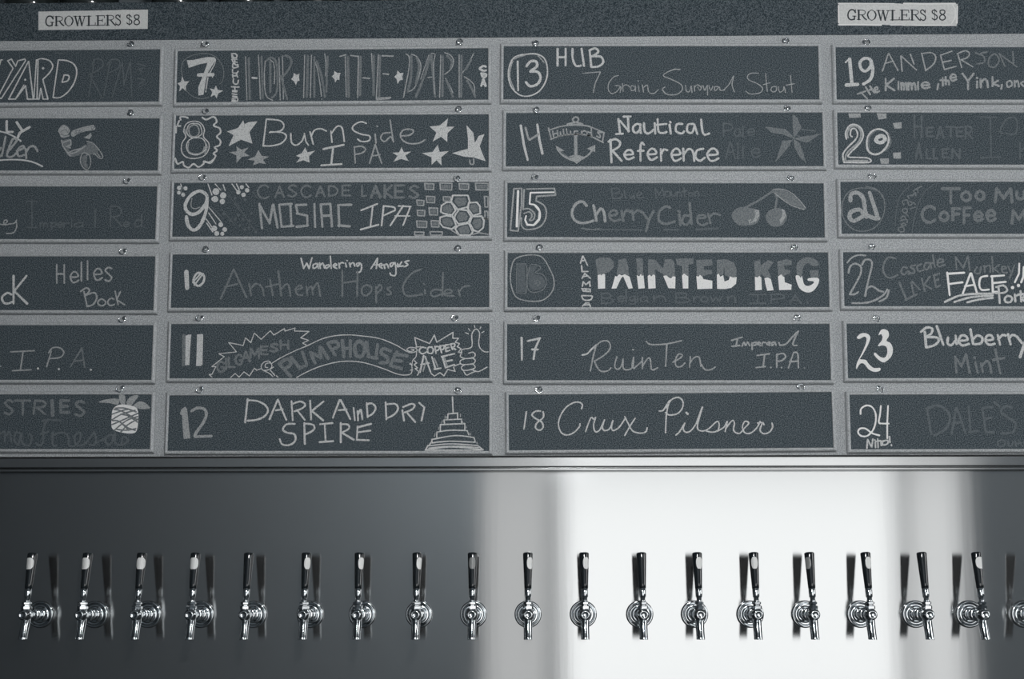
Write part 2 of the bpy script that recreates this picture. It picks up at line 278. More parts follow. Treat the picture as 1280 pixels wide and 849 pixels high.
CHALK = {
    1: "l3s29:-116,261 -94,366 -67,365|l3s29:48,347 128,381 222,223 264,345 411,379 426,347 -42,-473|l3s29:48,347 170,181 -93,-386|l3s29:-42,-473 -96,-473|l3s29:494,325 624,-496 503,-495 450,-205 254,-493 110,-492 487,326|l3s29:260,-475 416,-191|l3s29:654,359 637,-496 748,-497 771,-264 832,-498 932,-498 807,-69|l3c29:654,352 761,386 931,339 1004,216 942,77 807,-69|l3s29:688,359 704,-497|l3f0:830,176 826,159 813,149 796,149 782,159 776,176 781,192 794,202 811,202 824,192|l3f0:461,-73 457,-87 446,-96 431,-96 419,-87 414,-73 418,-58 429,-49 444,-50 456,-59|l3s29:1116,355 1038,-464|l3c29:1116,355 1301,336 1456,247 1513,89 1471,-137 1345,-345 1182,-466 1038,-464|l3s32:1247,22 1213,-135|l3c32:1247,22 1331,17 1360,-32 1319,-108 1213,-135|l0s26:1873,348 1785,-453|l0c26:1826,244 1873,356 2024,347 2062,224 1948,120 1784,35|l0s26:1784,35 2072,-490|l0s26:2209,346 2102,-421|l0c26:2146,241 2243,352 2395,326 2383,169 2186,66|l0s26:2272,-475 2463,291 2513,-181 2631,307 2689,-443|l0s22:2783,253 2936,217|l0s22:2771,131 2921,165|l0s22:2821,130 2890,78|l0s22:2794,-61 2946,-97|l0s22:2831,-184 2930,-132|l0s22:2834,-253 2966,-185|l0s19:1042,513 1228,487",
    2: "l3s51:55,500 67,269 194,269|l3s51:267,476 376,320|l3s51:541,372 346,251 308,155|l3c32:-91,286 62,244 233,165 372,72|l3c32:-57,-342 193,-328 460,-341 663,-386 850,-472|l2s45:49,165 -5,-249|l2c45:-38,-77 -77,-163 -45,-266|l2c45:101,-180 242,10 287,96 203,113 130,-94 105,-249 206,-266 302,-180|l2c45:300,-145 447,-76 411,-32 321,-111 339,-249 455,-231|l2s45:481,-94 508,-300|l2c45:501,-163 563,-59 662,-42 734,-145|r2g0:1176,372 1257,424 1344,372 1391,286 1351,217 1386,182 1271,141 1203,165 1173,234 1144,286|r1c16:1201,217 1302,189 1381,217|r1c16:1214,286 1296,314 1349,258|r2g0:1419,200 1431,286 1595,355 1793,407 1876,417 1916,355 1898,314 1732,286 1567,234 1470,165|r1c16:1483,251 1534,234 1515,286 1598,303 1567,252 1665,293|r1s16:1828,390 1847,321 1895,372|r2f0:1688,148 1786,210 1827,252 1854,183 1807,114 1739,131|r1g0:1241,79 1306,107 1406,113 1443,44 1414,-59 1383,-111 1453,-169 1615,-76 1712,-7 1763,-24 1815,-76 1851,-128 1821,-196 1720,-179 1556,-248 1424,-265 1337,-197 1264,-59 1216,44|r2c26:1224,86 1263,-42 1352,-162 1423,-248|r2c26:1421,-197 1552,-162 1714,-42|r2s26:1259,44 1407,96 1428,-7 1330,-42 1415,-76|r2c26:1386,-179 1484,-128 1616,-93|r2c22:1759,62 1877,27 1982,-76 2089,-231 2085,-299 2008,-282 1921,-196 1822,-214 1756,-231|r2c22:1780,-24 1898,-59 1953,-162 1887,-179|r2s22:1850,-110 1947,-41|r2s22:1905,-213 1984,-110|r2s22:1953,-162 2041,-265|r1g0:1761,27 1878,17 1965,-76 1993,-169 1921,-196 1822,-224 1754,-189 1799,-93|r2c22:1641,-282 1671,-196 1754,-189 1823,-248 1855,-368 1840,-471 1787,-544 1719,-512 1665,-437 1638,-351 1641,-282|r1g0:1665,-282 1706,-231 1756,-248 1776,-299 1764,-402 1799,-454 1785,-512 1728,-488 1680,-403",
    3: "l2c26:10,-231 94,-255 174,-197 155,-153 107,-177 121,-255 226,-238 325,-221 371,-153|l2c26:355,-170 378,-289 319,-424 170,-441|l0s29:553,245 780,245|l0s29:666,245 694,-312|l0s29:581,-312 808,-312|l0s29:855,-210 868,-312|l0c29:865,-261 895,-215 927,-231 939,-312|l0c29:937,-256 970,-215 1002,-231 1019,-312|l0s29:1087,-210 1100,-366|l0c29:1091,-234 1140,-210 1192,-245 1165,-291 1096,-296|l0c29:1224,-260 1319,-253 1298,-215 1252,-213 1218,-253 1245,-300 1285,-305 1329,-286|l0s29:1352,-210 1361,-305|l0c29:1359,-258 1397,-215 1452,-220|l0s29:1509,-200 1514,-305|l0s29:1504,-139 1509,-149|l0c29:1741,-219 1658,-210 1578,-243 1589,-291 1663,-305 1743,-262|l0c29:1741,-215 1738,-267 1754,-305|l0s29:1986,69 2002,-298|l0s29:2297,144 2316,-288|l0c29:2298,135 2465,126 2536,31 2473,-64 2312,-94|l0s29:2367,-85 2554,-288|l0c29:2595,-249 2695,-242 2673,-201 2625,-199 2589,-242 2617,-293 2659,-298 2706,-277|l0s29:2953,-40 2963,-298|l0c29:2959,-182 2889,-148 2820,-215 2849,-292 2910,-292 2961,-233",
    4: "l3c45:324,-239 236,-205 134,-294 172,-404 259,-426 342,-393|l3s45:348,154 377,-426|l3s45:614,154 378,-166 657,-426|l2s35:1227,389 1245,3|l2s35:1382,389 1400,3|l2s35:1236,196 1391,196|l2c35:1527,125 1676,140 1642,227 1571,232 1518,140 1562,31 1625,20 1694,63|l2s35:1733,440 1750,50|l2s35:1859,467 1876,77|l2c35:2009,183 2161,200 2126,294 2053,298 2000,200 2045,82 2109,70 2179,117|l2c35:2363,309 2289,332 2234,269 2302,194 2371,116 2317,44 2238,67|l2s35:1813,-171 1892,-482|l2c35:1747,-171 1859,-97 1927,-158 1827,-265|l2c35:1827,-265 2028,-198 2082,-315 2006,-449 1892,-482|l2c32:2185,-332 2116,-374 2118,-437 2191,-472 2260,-437 2258,-374 2185,-332|l2c32:2438,-337 2380,-315 2312,-375 2336,-450 2394,-465 2449,-443|l2s32:2454,-171 2525,-448|l2s32:2560,-181 2494,-348 2656,-448",
    5: "l2s29:358,13 839,37|l2s29:610,20 573,-367|l2s29:410,-377 792,-357|l2s29:135,-291 170,-285|l2s29:1189,30 1106,-291|l2c29:1135,-3 1212,96 1360,96 1446,-3 1369,-102 1157,-125|l1s29:1802,80 1590,-300|l1s29:1808,97 1884,-300|l1s29:1667,-178 1852,-158|l3f0:954,-330 951,-344 940,-352 925,-352 914,-344 909,-330 912,-317 923,-308 937,-308 949,-317|l3f0:1380,-343 1376,-357 1365,-365 1351,-365 1339,-357 1334,-343 1338,-330 1349,-321 1363,-321 1375,-330|l3f0:2034,-356 2030,-370 2019,-378 2005,-378 1993,-370 1988,-356 1992,-343 2003,-334 2017,-334 2029,-343",
    6: "l1c48:426,407 345,442 274,378 352,303 435,222 360,153 273,188|l1s48:476,432 786,432|l1s48:631,432 645,147|l1s48:884,432 864,160|l1c48:883,426 1043,421 1102,361 1034,301 877,282|l1s48:930,288 1092,160|l1s77:1226,432 1256,137|l1s64:1568,432 1405,432 1416,193 1579,193|l1s64:1410,317 1540,317|l1c54:1886,386 1796,422 1717,356 1803,277 1894,193 1809,121 1714,157|l0c42:1049,22 1163,39 1423,29|l0c42:1131,22 1075,-174 1085,-402 1008,-483 941,-434|l0s42:1029,-239 1174,-213|l0c42:1272,-222 1283,-467 1349,-499|l0c42:1243,-304 1402,-222 1533,-239 1602,-336 1607,-467 1706,-499 1830,-369 1824,-222 1729,-271 1736,-434 1835,-483 1962,-418 2115,-206|l0c42:2115,-206 2155,-369 2126,-466 2029,-466|l0c42:2157,-434 2284,-369 2442,-271|l0c42:2524,-287 2410,-271 2350,-401 2450,-466 2538,-238 2546,-434 2709,-466 2803,-368 2703,-303 2676,-433|l0c42:216,-239 296,-207 306,-402|l0c42:332,-272 394,-213 436,-402|l0c42:623,-239 524,-223 499,-370 585,-467 639,-239 665,-435 797,-483 855,-337 802,-239|p2g0:2172,399 2316,455 2510,475 2593,448 2564,350 2384,383|p2g0:2588,540 2702,540 2716,366 2628,366|p2g0:2742,383 2818,514 2979,540 2934,448 2825,324|p2g0:2874,317 3000,416 3132,383 3226,278 3071,258 2941,278|p4g0:2470,252 2581,343 2743,350 2923,301 2982,219 2998,56 2982,-140 2921,-231 2733,-232 2520,-173 2458,-91 2454,88|p1c29:2518,278 2713,278 2943,203|p1c29:2458,154 2682,235 2779,252|p1c29:2463,39 2653,154 2926,235|p1c29:2466,-59 2690,39 2977,170|p1c29:2520,-173 2755,23 2980,105|p1c29:2651,-212 2791,-59 2988,56|p1c29:2493,252 2650,219 2982,39|p1c29:2479,23 2610,7 2795,-157|p1c29:2637,154 2784,121 2990,-10|p1c29:2568,-157 2763,-173 2956,-140|p1c29:2660,-26 2794,-124 2941,-173",
    7: "n3f0:-3047,357 -2906,363 -2723,403 -2623,423 -2465,414 -2450,358 -2501,254 -2598,80 -2634,-76 -2679,-399 -2786,-412 -2790,-231 -2722,-40 -2647,186 -2616,297 -2787,264 -3002,189|n3s70:-2791,33 -2496,38|n3c22:-2447,376 -2462,271 -2557,80|n3c22:-2595,-24 -2617,-198 -2634,-337|n3s22:-2487,72 -2501,-18|n1c19:-3161,114 -3124,330 -2943,461 -2675,500 -2438,421 -2282,182 -2276,-62 -2340,-166|n1c19:-3063,-281 -2919,-421 -2734,-482 -2567,-459|n1s19:-3132,16 -3156,156|A3f0:-3135,16 -3087,-104 -2985,-101 -3050,-199 -3042,-323 -3117,-250 -3189,-325 -3172,-209 -3230,-143 -3156,-114|B3f0:-2423,-200 -2384,-293 -2267,-313 -2372,-374 -2400,-478 -2450,-403 -2531,-449 -2496,-349 -2549,-261 -2461,-283|C3f0:-801,56 -746,15 -683,41 -695,-38 -678,-106 -727,-127 -753,-209 -793,-124 -855,-76 -811,-22|D3f0:44,96 104,46 178,53 152,-26 153,-103 101,-98 64,-162 42,-80 -8,-29 36,17|E3f0:1362,94 1416,31 1486,33 1462,-43 1473,-116 1412,-125 1364,-202 1346,-105 1296,-45 1346,7|l3s29:-2111,488 -2038,494 -1997,459 -2002,406 -2096,397 -2111,488|l3s29:-2097,453 -2062,396|l3s29:-2102,362 -2001,368|l3s29:-2092,362 -2084,313 -1993,305|l3s29:-2041,361 -2040,312|l3c29:-2083,257 -2060,284 -2015,242 -1979,256 -1971,200|l3c29:-2082,243 -2081,194 -2047,180 -1991,193|l3c29:-2083,145 -2082,89 -2055,68 -1988,74 -1969,102|l3s29:-2081,33 -2073,-29|l3s29:-2080,6 -1987,12|l3s29:-2001,47 -1973,-23|l3c29:-2059,-57 -2064,-127 -2023,-176 -1970,-156 -1958,-93|l3s29:-2095,-231 -1941,-239|l3s29:-2028,-239 -2026,-308|l3s29:-2073,-315 -1979,-322|l3s29:-2072,-335 -1985,-343|l3s29:-2078,-384 -1984,-399|l3s29:-2070,-433 -1976,-447|l3c29:-2076,-481 -1982,-475 -1962,-500 -1967,-543|l3s29:-2075,-516 -2015,-523|l3s29:-2081,-543 -1967,-543|l2s22:-1818,422 -1768,-519|l2s22:-1548,454 -1488,-504|l2s22:-1419,69 -1404,313 -1332,375 -1230,294 -1199,101 -1204,-177|l2s22:-1419,69 -1404,-210|l2c22:-1419,69 -1406,-245 -1355,-453 -1231,-531|l2s22:-1118,397 -1074,-525|l2s22:-1045,432 -1008,-509|l3s38:-1664,-40 -1574,-48|l1s45:-1750,386 -1708,-502|l1s45:-1483,418 -1442,-487|l1c45:-1365,347 -1282,399 -1180,311 -1140,-4 -1151,-351 -1248,-472|l1c45:-981,441 -863,360 -877,203 -974,47 -1049,-39|l1s45:-1074,-4 -931,-509|l1s45:-1297,312 -1284,-350|l1c22:-1064,414 -931,441 -845,307 -909,133 -1030,-22|l2s22:-580,444 -588,-478|l2s22:-439,443 -448,-479|l2c22:-388,355 -307,127 -252,-186 -208,-516|l2c22:-162,468 -132,230 -138,-13|l1s45:-512,426 -522,-461|l1s45:-378,407 -365,-463|l1c45:-327,302 -222,-13 -148,-465|l1s45:-101,405 -117,-361|l2s29:157,409 273,443|l2s29:381,428 525,405|l2s22:267,401 301,-469|l2s22:541,416 535,-489|l1s51:324,400 351,-470|l1s51:591,398 583,-368|l2s32:646,-63 780,-78|l2s32:1042,414 1269,405|l2s32:1062,23 1173,8|l2s32:934,-510 1217,-495|l2s22:815,465 847,-75|l2s22:959,436 924,-527|l2s22:548,398 535,-489|l2s22:934,-543 1200,-519|l1s48:859,412 867,-440|l1s48:992,411 984,-476|l1s48:591,398 584,-437|l2c22:1536,451 1604,370 1595,109 1541,-204 1489,-498|l2c22:1650,439 1760,386 1845,211 1813,-33 1714,-292 1582,-377|l2s22:2261,416 2240,-505|l2s22:2644,419 2646,-509|l2c22:1996,-69 2079,-63 2129,-105|l2c22:2344,467 2461,414 2528,291 2478,117 2345,-3|l2c22:2362,-90 2429,-212 2513,-404|l2c22:2751,-59 2878,-147 2961,-269 2961,-494|l2c22:2711,28 2811,166 2944,444|l1c48:1643,404 1646,-31 1575,-377|l1c48:2044,435 1945,36 1749,-483|l1s48:2060,418 2147,-487|l1s48:2304,398 2297,-471|l1c48:2394,397 2494,274 2461,135|l1s48:2694,394 2685,-492|l1s48:2379,-125 2513,-490|l1s48:2778,97 2894,305|l1c48:2811,-147 2911,-321 2978,-495|l1c48:1760,351 1811,176 1747,-206|l2s19:2070,453 2127,452|l2s19:2010,418 1846,-102|l2s19:2144,434 2111,243 2131,-417|l3c48:3194,156 3144,170 3084,129 3084,101 3150,66 3204,75|l3s48:3104,10 3194,-25|l3s48:3117,-11 3130,-59|l3c48:3111,10 3194,-4 3204,-46 3160,-87|l3s48:3144,-122 3104,-260|l3s48:3150,-122 3193,-261|l3s48:3117,-219 3184,-213",
    8: "n3c22:-2876,450 -3024,392 -3076,236 -3025,116 -3101,-22 -3105,-194 -3018,-314 -2851,-356 -2653,-309 -2550,-179 -2545,-24 -2659,114 -2644,269 -2724,407 -2876,450|n3c22:-2874,401 -2973,367 -3009,236 -2966,133 -2848,91 -2700,166 -2711,287 -2757,380 -2874,401|n3c22:-2865,91 -2969,29 -3008,-108 -2937,-239 -2770,-274 -2623,-179 -2611,-24 -2698,80 -2848,91|n2c26:-2857,380 -2965,305 -2940,150 -2832,115 -2751,200 -2789,339 -2873,374|n2c26:-2961,-5 -2973,-177 -2854,-253 -2688,-230 -2632,-110|n2s26:-3053,271 -3027,167|n2c26:-2622,-7 -2576,-110 -2621,-247|S3c35:-3176,461 -3206,358 -3146,347|S3c35:-3144,478 -3152,548 -3045,540 -2995,519|S3c35:-2695,528 -2610,483 -2462,544 -2392,440 -2456,354 -2331,295 -2309,198 -2383,113 -2304,26 -2321,-70 -2426,-118 -2364,-180 -2439,-248 -2394,-300 -2444,-392 -2509,-454 -2633,-412 -2641,-470 -2745,-538 -2847,-469 -2944,-548 -3045,-503 -3074,-424 -3179,-468 -3233,-348|S3s35:-3233,341 -3233,203|S3c35:-2633,-426 -2523,-436 -2451,-392|A3f0:-1843,465 -1787,316 -1543,443 -1714,201 -1637,-39 -1878,45 -2134,-95 -2000,137 -2176,225 -1953,288|A3f0:-1988,283 -1742,420 -1559,443 -1721,265 -1637,-39 -1900,93 -2134,-95 -2034,146 -2176,225|B2f0:-1968,-96 -1861,-168 -1711,-121 -1804,-227 -1683,-303 -1849,-321 -1958,-456 -1963,-289 -2117,-222 -1958,-203|C2f0:-1511,-177 -1439,-301 -1285,-322 -1409,-385 -1347,-475 -1487,-456 -1618,-509 -1583,-408 -1728,-381 -1575,-313|D3f0:-539,-126 -493,-232 -332,-195 -458,-318 -443,-455 -572,-399 -725,-454 -636,-342 -728,-307 -607,-246|E3f0:2410,487 2384,304 2543,307 2403,170 2397,-22 2270,91 2099,-10 2171,180 2030,310 2245,337|F3f0:1455,-127 1503,-237 1655,-224 1535,-309 1607,-429 1450,-381 1287,-442 1374,-316 1265,-247 1406,-239|G3f0:2199,-79 2244,-234 2431,-217 2277,-347 2285,-524 2179,-412 2080,-507 2074,-351 1880,-259 2098,-233|H3f0:2792,341 2935,175 2969,-48 3048,106 3166,146 3068,-117 3192,-436 2944,-356 2746,-338 2498,-262 2827,-168 2826,38|H2c29:2862,-407 2879,-493 2945,-493 2944,-390|l3s32:-1361,487 -1413,-88|l3c32:-1351,487 -1077,452 -991,337 -1072,227 -1287,201|l3c32:-1271,211 -1021,193 -936,106 -1033,-31 -1230,-88 -1413,-88|l3c32:-845,175 -827,-15 -733,-77 -618,2 -565,139|l3s32:-565,173 -529,1 -474,-78|l3s32:-447,207 -375,-58|l3c32:-421,104 -358,241 -225,275 -108,223|l3s32:-15,223 12,-18|l3c32:-1,171 106,319 216,290 267,-2|l3c32:719,385 602,420 454,341 449,238 623,151 789,116 774,13 626,-4 542,48|l3s45:-161,-162 255,-74|l3s45:38,-128 5,-498|l3s45:-200,-511 219,-485|l2s32:478,-116 500,-466|l2c32:478,-123 627,-107 711,-176 629,-254 504,-278|l2s32:908,-74 798,-467|l2s32:908,-74 1046,-468|l2s32:862,-313 1010,-290|l2s32:905,150 924,-39|l2s32:936,328 952,315|l2s32:1209,458 1282,-7|l2c32:1213,183 1071,166 1022,63 1106,-6 1227,97 1288,-17|l2c32:1452,113 1618,129 1700,215 1616,257 1484,233 1426,130 1487,10 1620,-53 1818,-43 1933,25",
    9: "n3c70:-2622,360 -2739,394 -2902,293 -2995,123 -2975,-13 -2856,-99 -2709,-48 -2582,121 -2554,274 -2622,360|n3c70:-2554,274 -2562,2 -2637,-252 -2747,-411 -2846,-421 -2932,-319 -2970,-149|n2c19:-2867,241 -2878,71 -2794,20 -2696,54|n2s19:-2623,377 -2537,274|J3f0:-3093,464 -3101,436 -3123,418 -3152,418 -3176,436 -3186,464 -3178,492 -3155,509 -3126,509 -3102,492|J3f0:-2963,453 -2970,427 -2992,411 -3018,411 -3040,427 -3049,453 -3042,479 -3021,495 -2994,495 -2972,479|J3f0:-3103,361 -3109,337 -3129,323 -3153,323 -3174,338 -3182,362 -3175,386 -3156,400 -3131,400 -3111,385|J3f0:-3008,317 -3016,291 -3037,275 -3063,275 -3085,291 -3095,317 -3087,343 -3066,359 -3040,359 -3017,343|K3f0:-2302,383 -2314,339 -2350,312 -2395,312 -2432,339 -2448,383 -2435,427 -2399,454 -2354,454 -2317,427|K3f0:-2157,300 -2169,260 -2201,236 -2242,236 -2276,261 -2290,301 -2278,341 -2246,366 -2205,365 -2171,341|K3f0:-2320,223 -2332,183 -2364,158 -2405,158 -2439,183 -2453,223 -2441,263 -2409,288 -2368,288 -2334,263|K3f0:-2180,171 -2190,137 -2217,116 -2252,116 -2281,138 -2292,172 -2283,206 -2255,226 -2220,226 -2192,205|L3f0:-1865,368 -1873,340 -1895,322 -1924,322 -1948,340 -1957,368 -1949,396 -1927,413 -1898,413 -1874,396|L3f0:-1798,476 -1806,450 -1827,434 -1853,434 -1875,451 -1884,477 -1877,503 -1856,519 -1829,519 -1807,503|L3f0:-1684,408 -1692,380 -1715,363 -1743,363 -1767,380 -1776,408 -1768,436 -1746,453 -1717,453 -1693,436|L3f0:-1757,313 -1765,285 -1788,268 -1817,268 -1840,285 -1850,313 -1842,341 -1819,358 -1791,358 -1767,341|M3f0:-2325,-398 -2336,-434 -2365,-456 -2401,-456 -2432,-434 -2444,-398 -2434,-362 -2405,-340 -2368,-340 -2338,-362|M3f0:-2205,-321 -2214,-351 -2238,-369 -2269,-369 -2294,-350 -2304,-320 -2296,-291 -2272,-272 -2241,-272 -2216,-291|M3f0:-2120,-423 -2129,-452 -2153,-471 -2183,-471 -2209,-452 -2219,-422 -2210,-392 -2186,-374 -2156,-374 -2130,-393|M3f0:-2279,-507 -2288,-538 -2314,-554 -2347,-554 -2374,-538 -2385,-506 -2376,-475 -2350,-455 -2317,-455 -2290,-475|M3f0:-2174,-514 -2181,-539 -2202,-554 -2228,-554 -2250,-539 -2259,-513 -2252,-488 -2231,-472 -2204,-472 -2182,-488|K3f0:-2373,223 -2381,195 -2404,178 -2433,178 -2456,195 -2466,223 -2458,251 -2435,268 -2407,268 -2383,251|J3s22:-3109,549 -3094,498|J1s22:-3057,481 -3103,378 -3036,361|K3s22:-2545,547 -2455,308|K3s22:-2396,547 -2276,410|K3s22:-2230,529 -2183,403|L3s22:-2048,545 -1928,381|L3s22:-1956,545 -1896,426|L3s22:-1757,545 -1699,469|M3s22:-2514,53 -2240,-270|M3s22:-2510,-72 -2354,-303|M3s22:-2556,-201 -2400,-422|M3s22:-2546,-286 -2415,-472|l1c38:-1291,474 -1375,516 -1469,474 -1514,377 -1464,270 -1368,237 -1279,278|l1s38:-1148,263 -1062,491 -966,263|l1s38:-1114,350 -1001,349|l1c38:-716,484 -798,514 -874,460 -796,396 -713,327 -793,269 -881,299|l1c38:-420,469 -493,506 -576,470 -615,384 -572,291 -488,261 -410,298|l1s38:-306,274 -220,488 -125,274|l1s38:-271,355 -159,355|l1s38:-46,498 -42,283|l1c38:-46,494 67,480 140,401 89,309 -42,283|l1s38:399,503 234,504 238,293 403,292|l1s38:236,402 368,402|l1s38:637,502 641,281 733,281|l1s51:832,247 919,495 1013,246|l1s51:867,341 979,341|l1s51:1109,501 1112,246|l1s51:1250,500 1118,361 1261,245|l1s51:1505,500 1323,500 1326,245 1508,245|l1s51:1325,378 1470,377|l1c51:1793,461 1711,492 1635,435 1712,368 1794,295 1713,234 1626,265|l1s32:895,468 864,298|l1s32:979,365 1046,256|l2s48:-1468,118 -1402,-401|l2s48:-1457,84 -1250,-290|l2s48:-1250,-290 -1194,100|l2s48:-1184,100 -1083,-381|l2s48:-1061,100 -1001,-358|l2s48:-1061,100 -808,116|l2s48:-831,116 -797,-359|l2s48:-1001,-368 -754,-349|l2s48:-500,98 -715,92|l2s48:-715,82 -678,-71|l2s48:-694,-88 -479,-133|l2s48:-479,-139 -468,-343|l2s48:-458,-343 -688,-369|l2s48:-336,115 -309,-377|l2s48:-204,104 -161,-370|l2s48:-204,104 -6,114|l2s48:-6,114 36,-361|l2s48:-166,-140 -1,-134|l2s48:423,95 149,89|l2s48:159,89 184,-361|l2s48:167,-344 398,-362|l3s35:632,-24 959,111|l3s35:868,67 825,-380|l3s35:629,-430 989,-330|l3s35:1092,66 1055,-347|l3c35:1092,66 1296,42 1330,-9|l3s35:1330,-26 1075,-144|l3s35:1493,65 1235,-347|l3s35:1395,65 1651,51|l3s35:1641,51 1498,-341|l3s35:1331,-145 1627,-146|q2s29:1933,539 2120,532 2115,413 1944,420 1933,539|q2s29:2246,548 2493,541 2487,401 2257,409 2246,548|q2s29:2641,537 2838,529 2833,410 2652,418 2641,537|q2s29:2977,546 3234,538 3234,399 2987,406 2977,546|q2s29:1772,186 1920,179 1914,74 1783,81 1772,186|q2s29:1968,267 2143,260 2137,131 1979,138 1968,267|q2s29:2314,259 2462,252 2456,164 2324,171 2314,259|q2s29:1784,-28 1938,-35 1933,-146 1795,-139 1784,-28|q2s29:2027,23 2201,15 2196,-130 2038,-123 2027,23|q2s29:1776,-254 1983,-262 1978,-390 1788,-383 1776,-254|q2s29:2072,-248 2236,-256 2231,-384 2083,-377 2072,-248|q2s29:1730,-484 1926,-491 1921,-554 1740,-554 1730,-484|q2s29:2051,-478 2304,-485 2298,-554 2062,-554 2051,-478|q2s29:3162,263 3234,256 3234,36 3173,43 3162,263|q2s29:3170,-49 3234,-56 3234,-218 3181,-211 3170,-49|q1f0:1963,508 2091,508 2092,443 1963,444|q1f0:2275,517 2463,517 2464,432 2276,432|q1f0:2671,506 2809,505 2809,441 2671,441|q1f0:3006,515 3210,514 3211,429 3007,430|q1f0:1802,155 1890,155 1891,104 1802,105|q1f0:1998,236 2113,236 2114,161 1999,162|q1f0:2344,228 2432,228 2433,194 2344,194|q1f0:1814,-58 1909,-58 1910,-116 1814,-116|q1f0:2056,-8 2171,-8 2172,-100 2057,-99|q1f0:1806,-285 1954,-285 1955,-359 1807,-359|q1f0:2102,-279 2207,-279 2207,-353 2102,-353|x3s35:2511,286 2823,285 2857,156 2809,37 2612,-13 2479,157 2511,286|x1f0:2567,241 2778,241 2801,156 2769,74 2634,41 2545,157|x3s35:2282,73 2381,140 2486,140 2572,-30 2498,-131 2333,-97 2267,-63 2282,73|x1f0:2322,52 2387,96 2460,96 2517,-20 2468,-87 2356,-63 2310,-43|x3s35:2841,128 3005,138 3071,53 3078,-99 2924,-143 2825,3 2841,128|x1f0:2877,91 2989,98 3035,40 3039,-62 2934,-92 2868,6|x3s35:2563,-131 2645,-13 2809,-31 2892,-166 2827,-284 2630,-317 2547,-199 2563,-131|x1f0:2606,-142 2661,-61 2773,-75 2829,-166 2787,-247 2653,-267 2597,-189|x3s35:2252,-181 2383,-141 2514,-165 2588,-351 2500,-425 2319,-384 2253,-300 2252,-181|x1f0:2298,-212 2390,-185 2478,-202 2529,-327 2467,-378 2345,-350 2299,-293|x3s35:2630,-351 2843,-301 2926,-487 2878,-554 2648,-554 2565,-419 2630,-351|x1f0:2667,-382 2814,-348 2871,-473 2835,-524 2681,-523 2624,-429|x3s35:2908,-166 3105,-157 3155,-251 3139,-403 3041,-487 2943,-453 2860,-301 2908,-166|x1f0:2945,-214 3079,-207 3112,-272 3103,-376 3034,-433 2969,-410 2912,-305|x2s26:2927,-537 3057,-504 3234,-538|x2s26:3154,-184 3234,-225|x2s26:2467,-435 2648,-554|d0f0:-2231,444 -2236,426 -2251,415 -2269,415 -2284,426 -2290,444 -2285,462 -2271,473 -2252,473 -2237,462|d0f0:-1944,245 -1949,227 -1964,216 -1982,216 -1997,227 -2004,245 -1998,263 -1984,275 -1965,275 -1950,263|d0f0:-1745,211 -1750,193 -1764,182 -1783,182 -1798,193 -1804,211 -1799,229 -1784,240 -1766,240 -1751,229|d0f0:-2166,-101 -2171,-119 -2185,-130 -2204,-129 -2219,-118 -2225,-100 -2220,-82 -2205,-71 -2187,-71 -2172,-83|d0f0:-2030,-237 -2035,-254 -2049,-266 -2068,-265 -2083,-254 -2089,-236 -2084,-219 -2069,-207 -2051,-208 -2036,-219|d0f0:-1868,-118 -1873,-136 -1888,-147 -1906,-147 -1921,-136 -1927,-118 -1922,-100 -1908,-89 -1889,-89 -1874,-100|d0f0:-1767,-203 -1772,-221 -1786,-232 -1805,-232 -1820,-221 -1826,-203 -1821,-185 -1806,-174 -1788,-174 -1773,-186|d0f0:-1634,-238 -1639,-256 -1654,-267 -1672,-267 -1687,-255 -1693,-238 -1688,-220 -1673,-209 -1655,-209 -1640,-220|d0f0:-1646,-400 -1651,-418 -1666,-429 -1684,-429 -1699,-418 -1705,-400 -1700,-382 -1686,-371 -1667,-371 -1652,-382|d0f0:-1502,-475 -1508,-493 -1522,-504 -1540,-504 -1556,-493 -1562,-475 -1556,-457 -1542,-446 -1524,-446 -1508,-457|d0f0:-1829,-339 -1834,-357 -1849,-368 -1867,-368 -1882,-356 -1888,-339 -1883,-321 -1869,-310 -1850,-310 -1835,-321|d0f0:-1932,-203 -1937,-221 -1951,-232 -1970,-232 -1985,-221 -1991,-203 -1986,-185 -1971,-174 -1953,-174 -1938,-185|d0f0:-1605,-85 -1610,-103 -1625,-114 -1643,-114 -1658,-103 -1664,-85 -1659,-67 -1644,-56 -1626,-56 -1611,-67|d0f0:-1728,-424 -1733,-441 -1747,-452 -1766,-452 -1781,-441 -1787,-423 -1782,-406 -1767,-395 -1749,-395 -1734,-406|d0s16:-2108,307 -1867,-34|d0s16:-2265,36 -1958,-338|d0s16:-2465,70 -2226,-168|d0s16:-1972,171 -1559,-441|d0s16:-1613,374 -1511,237",
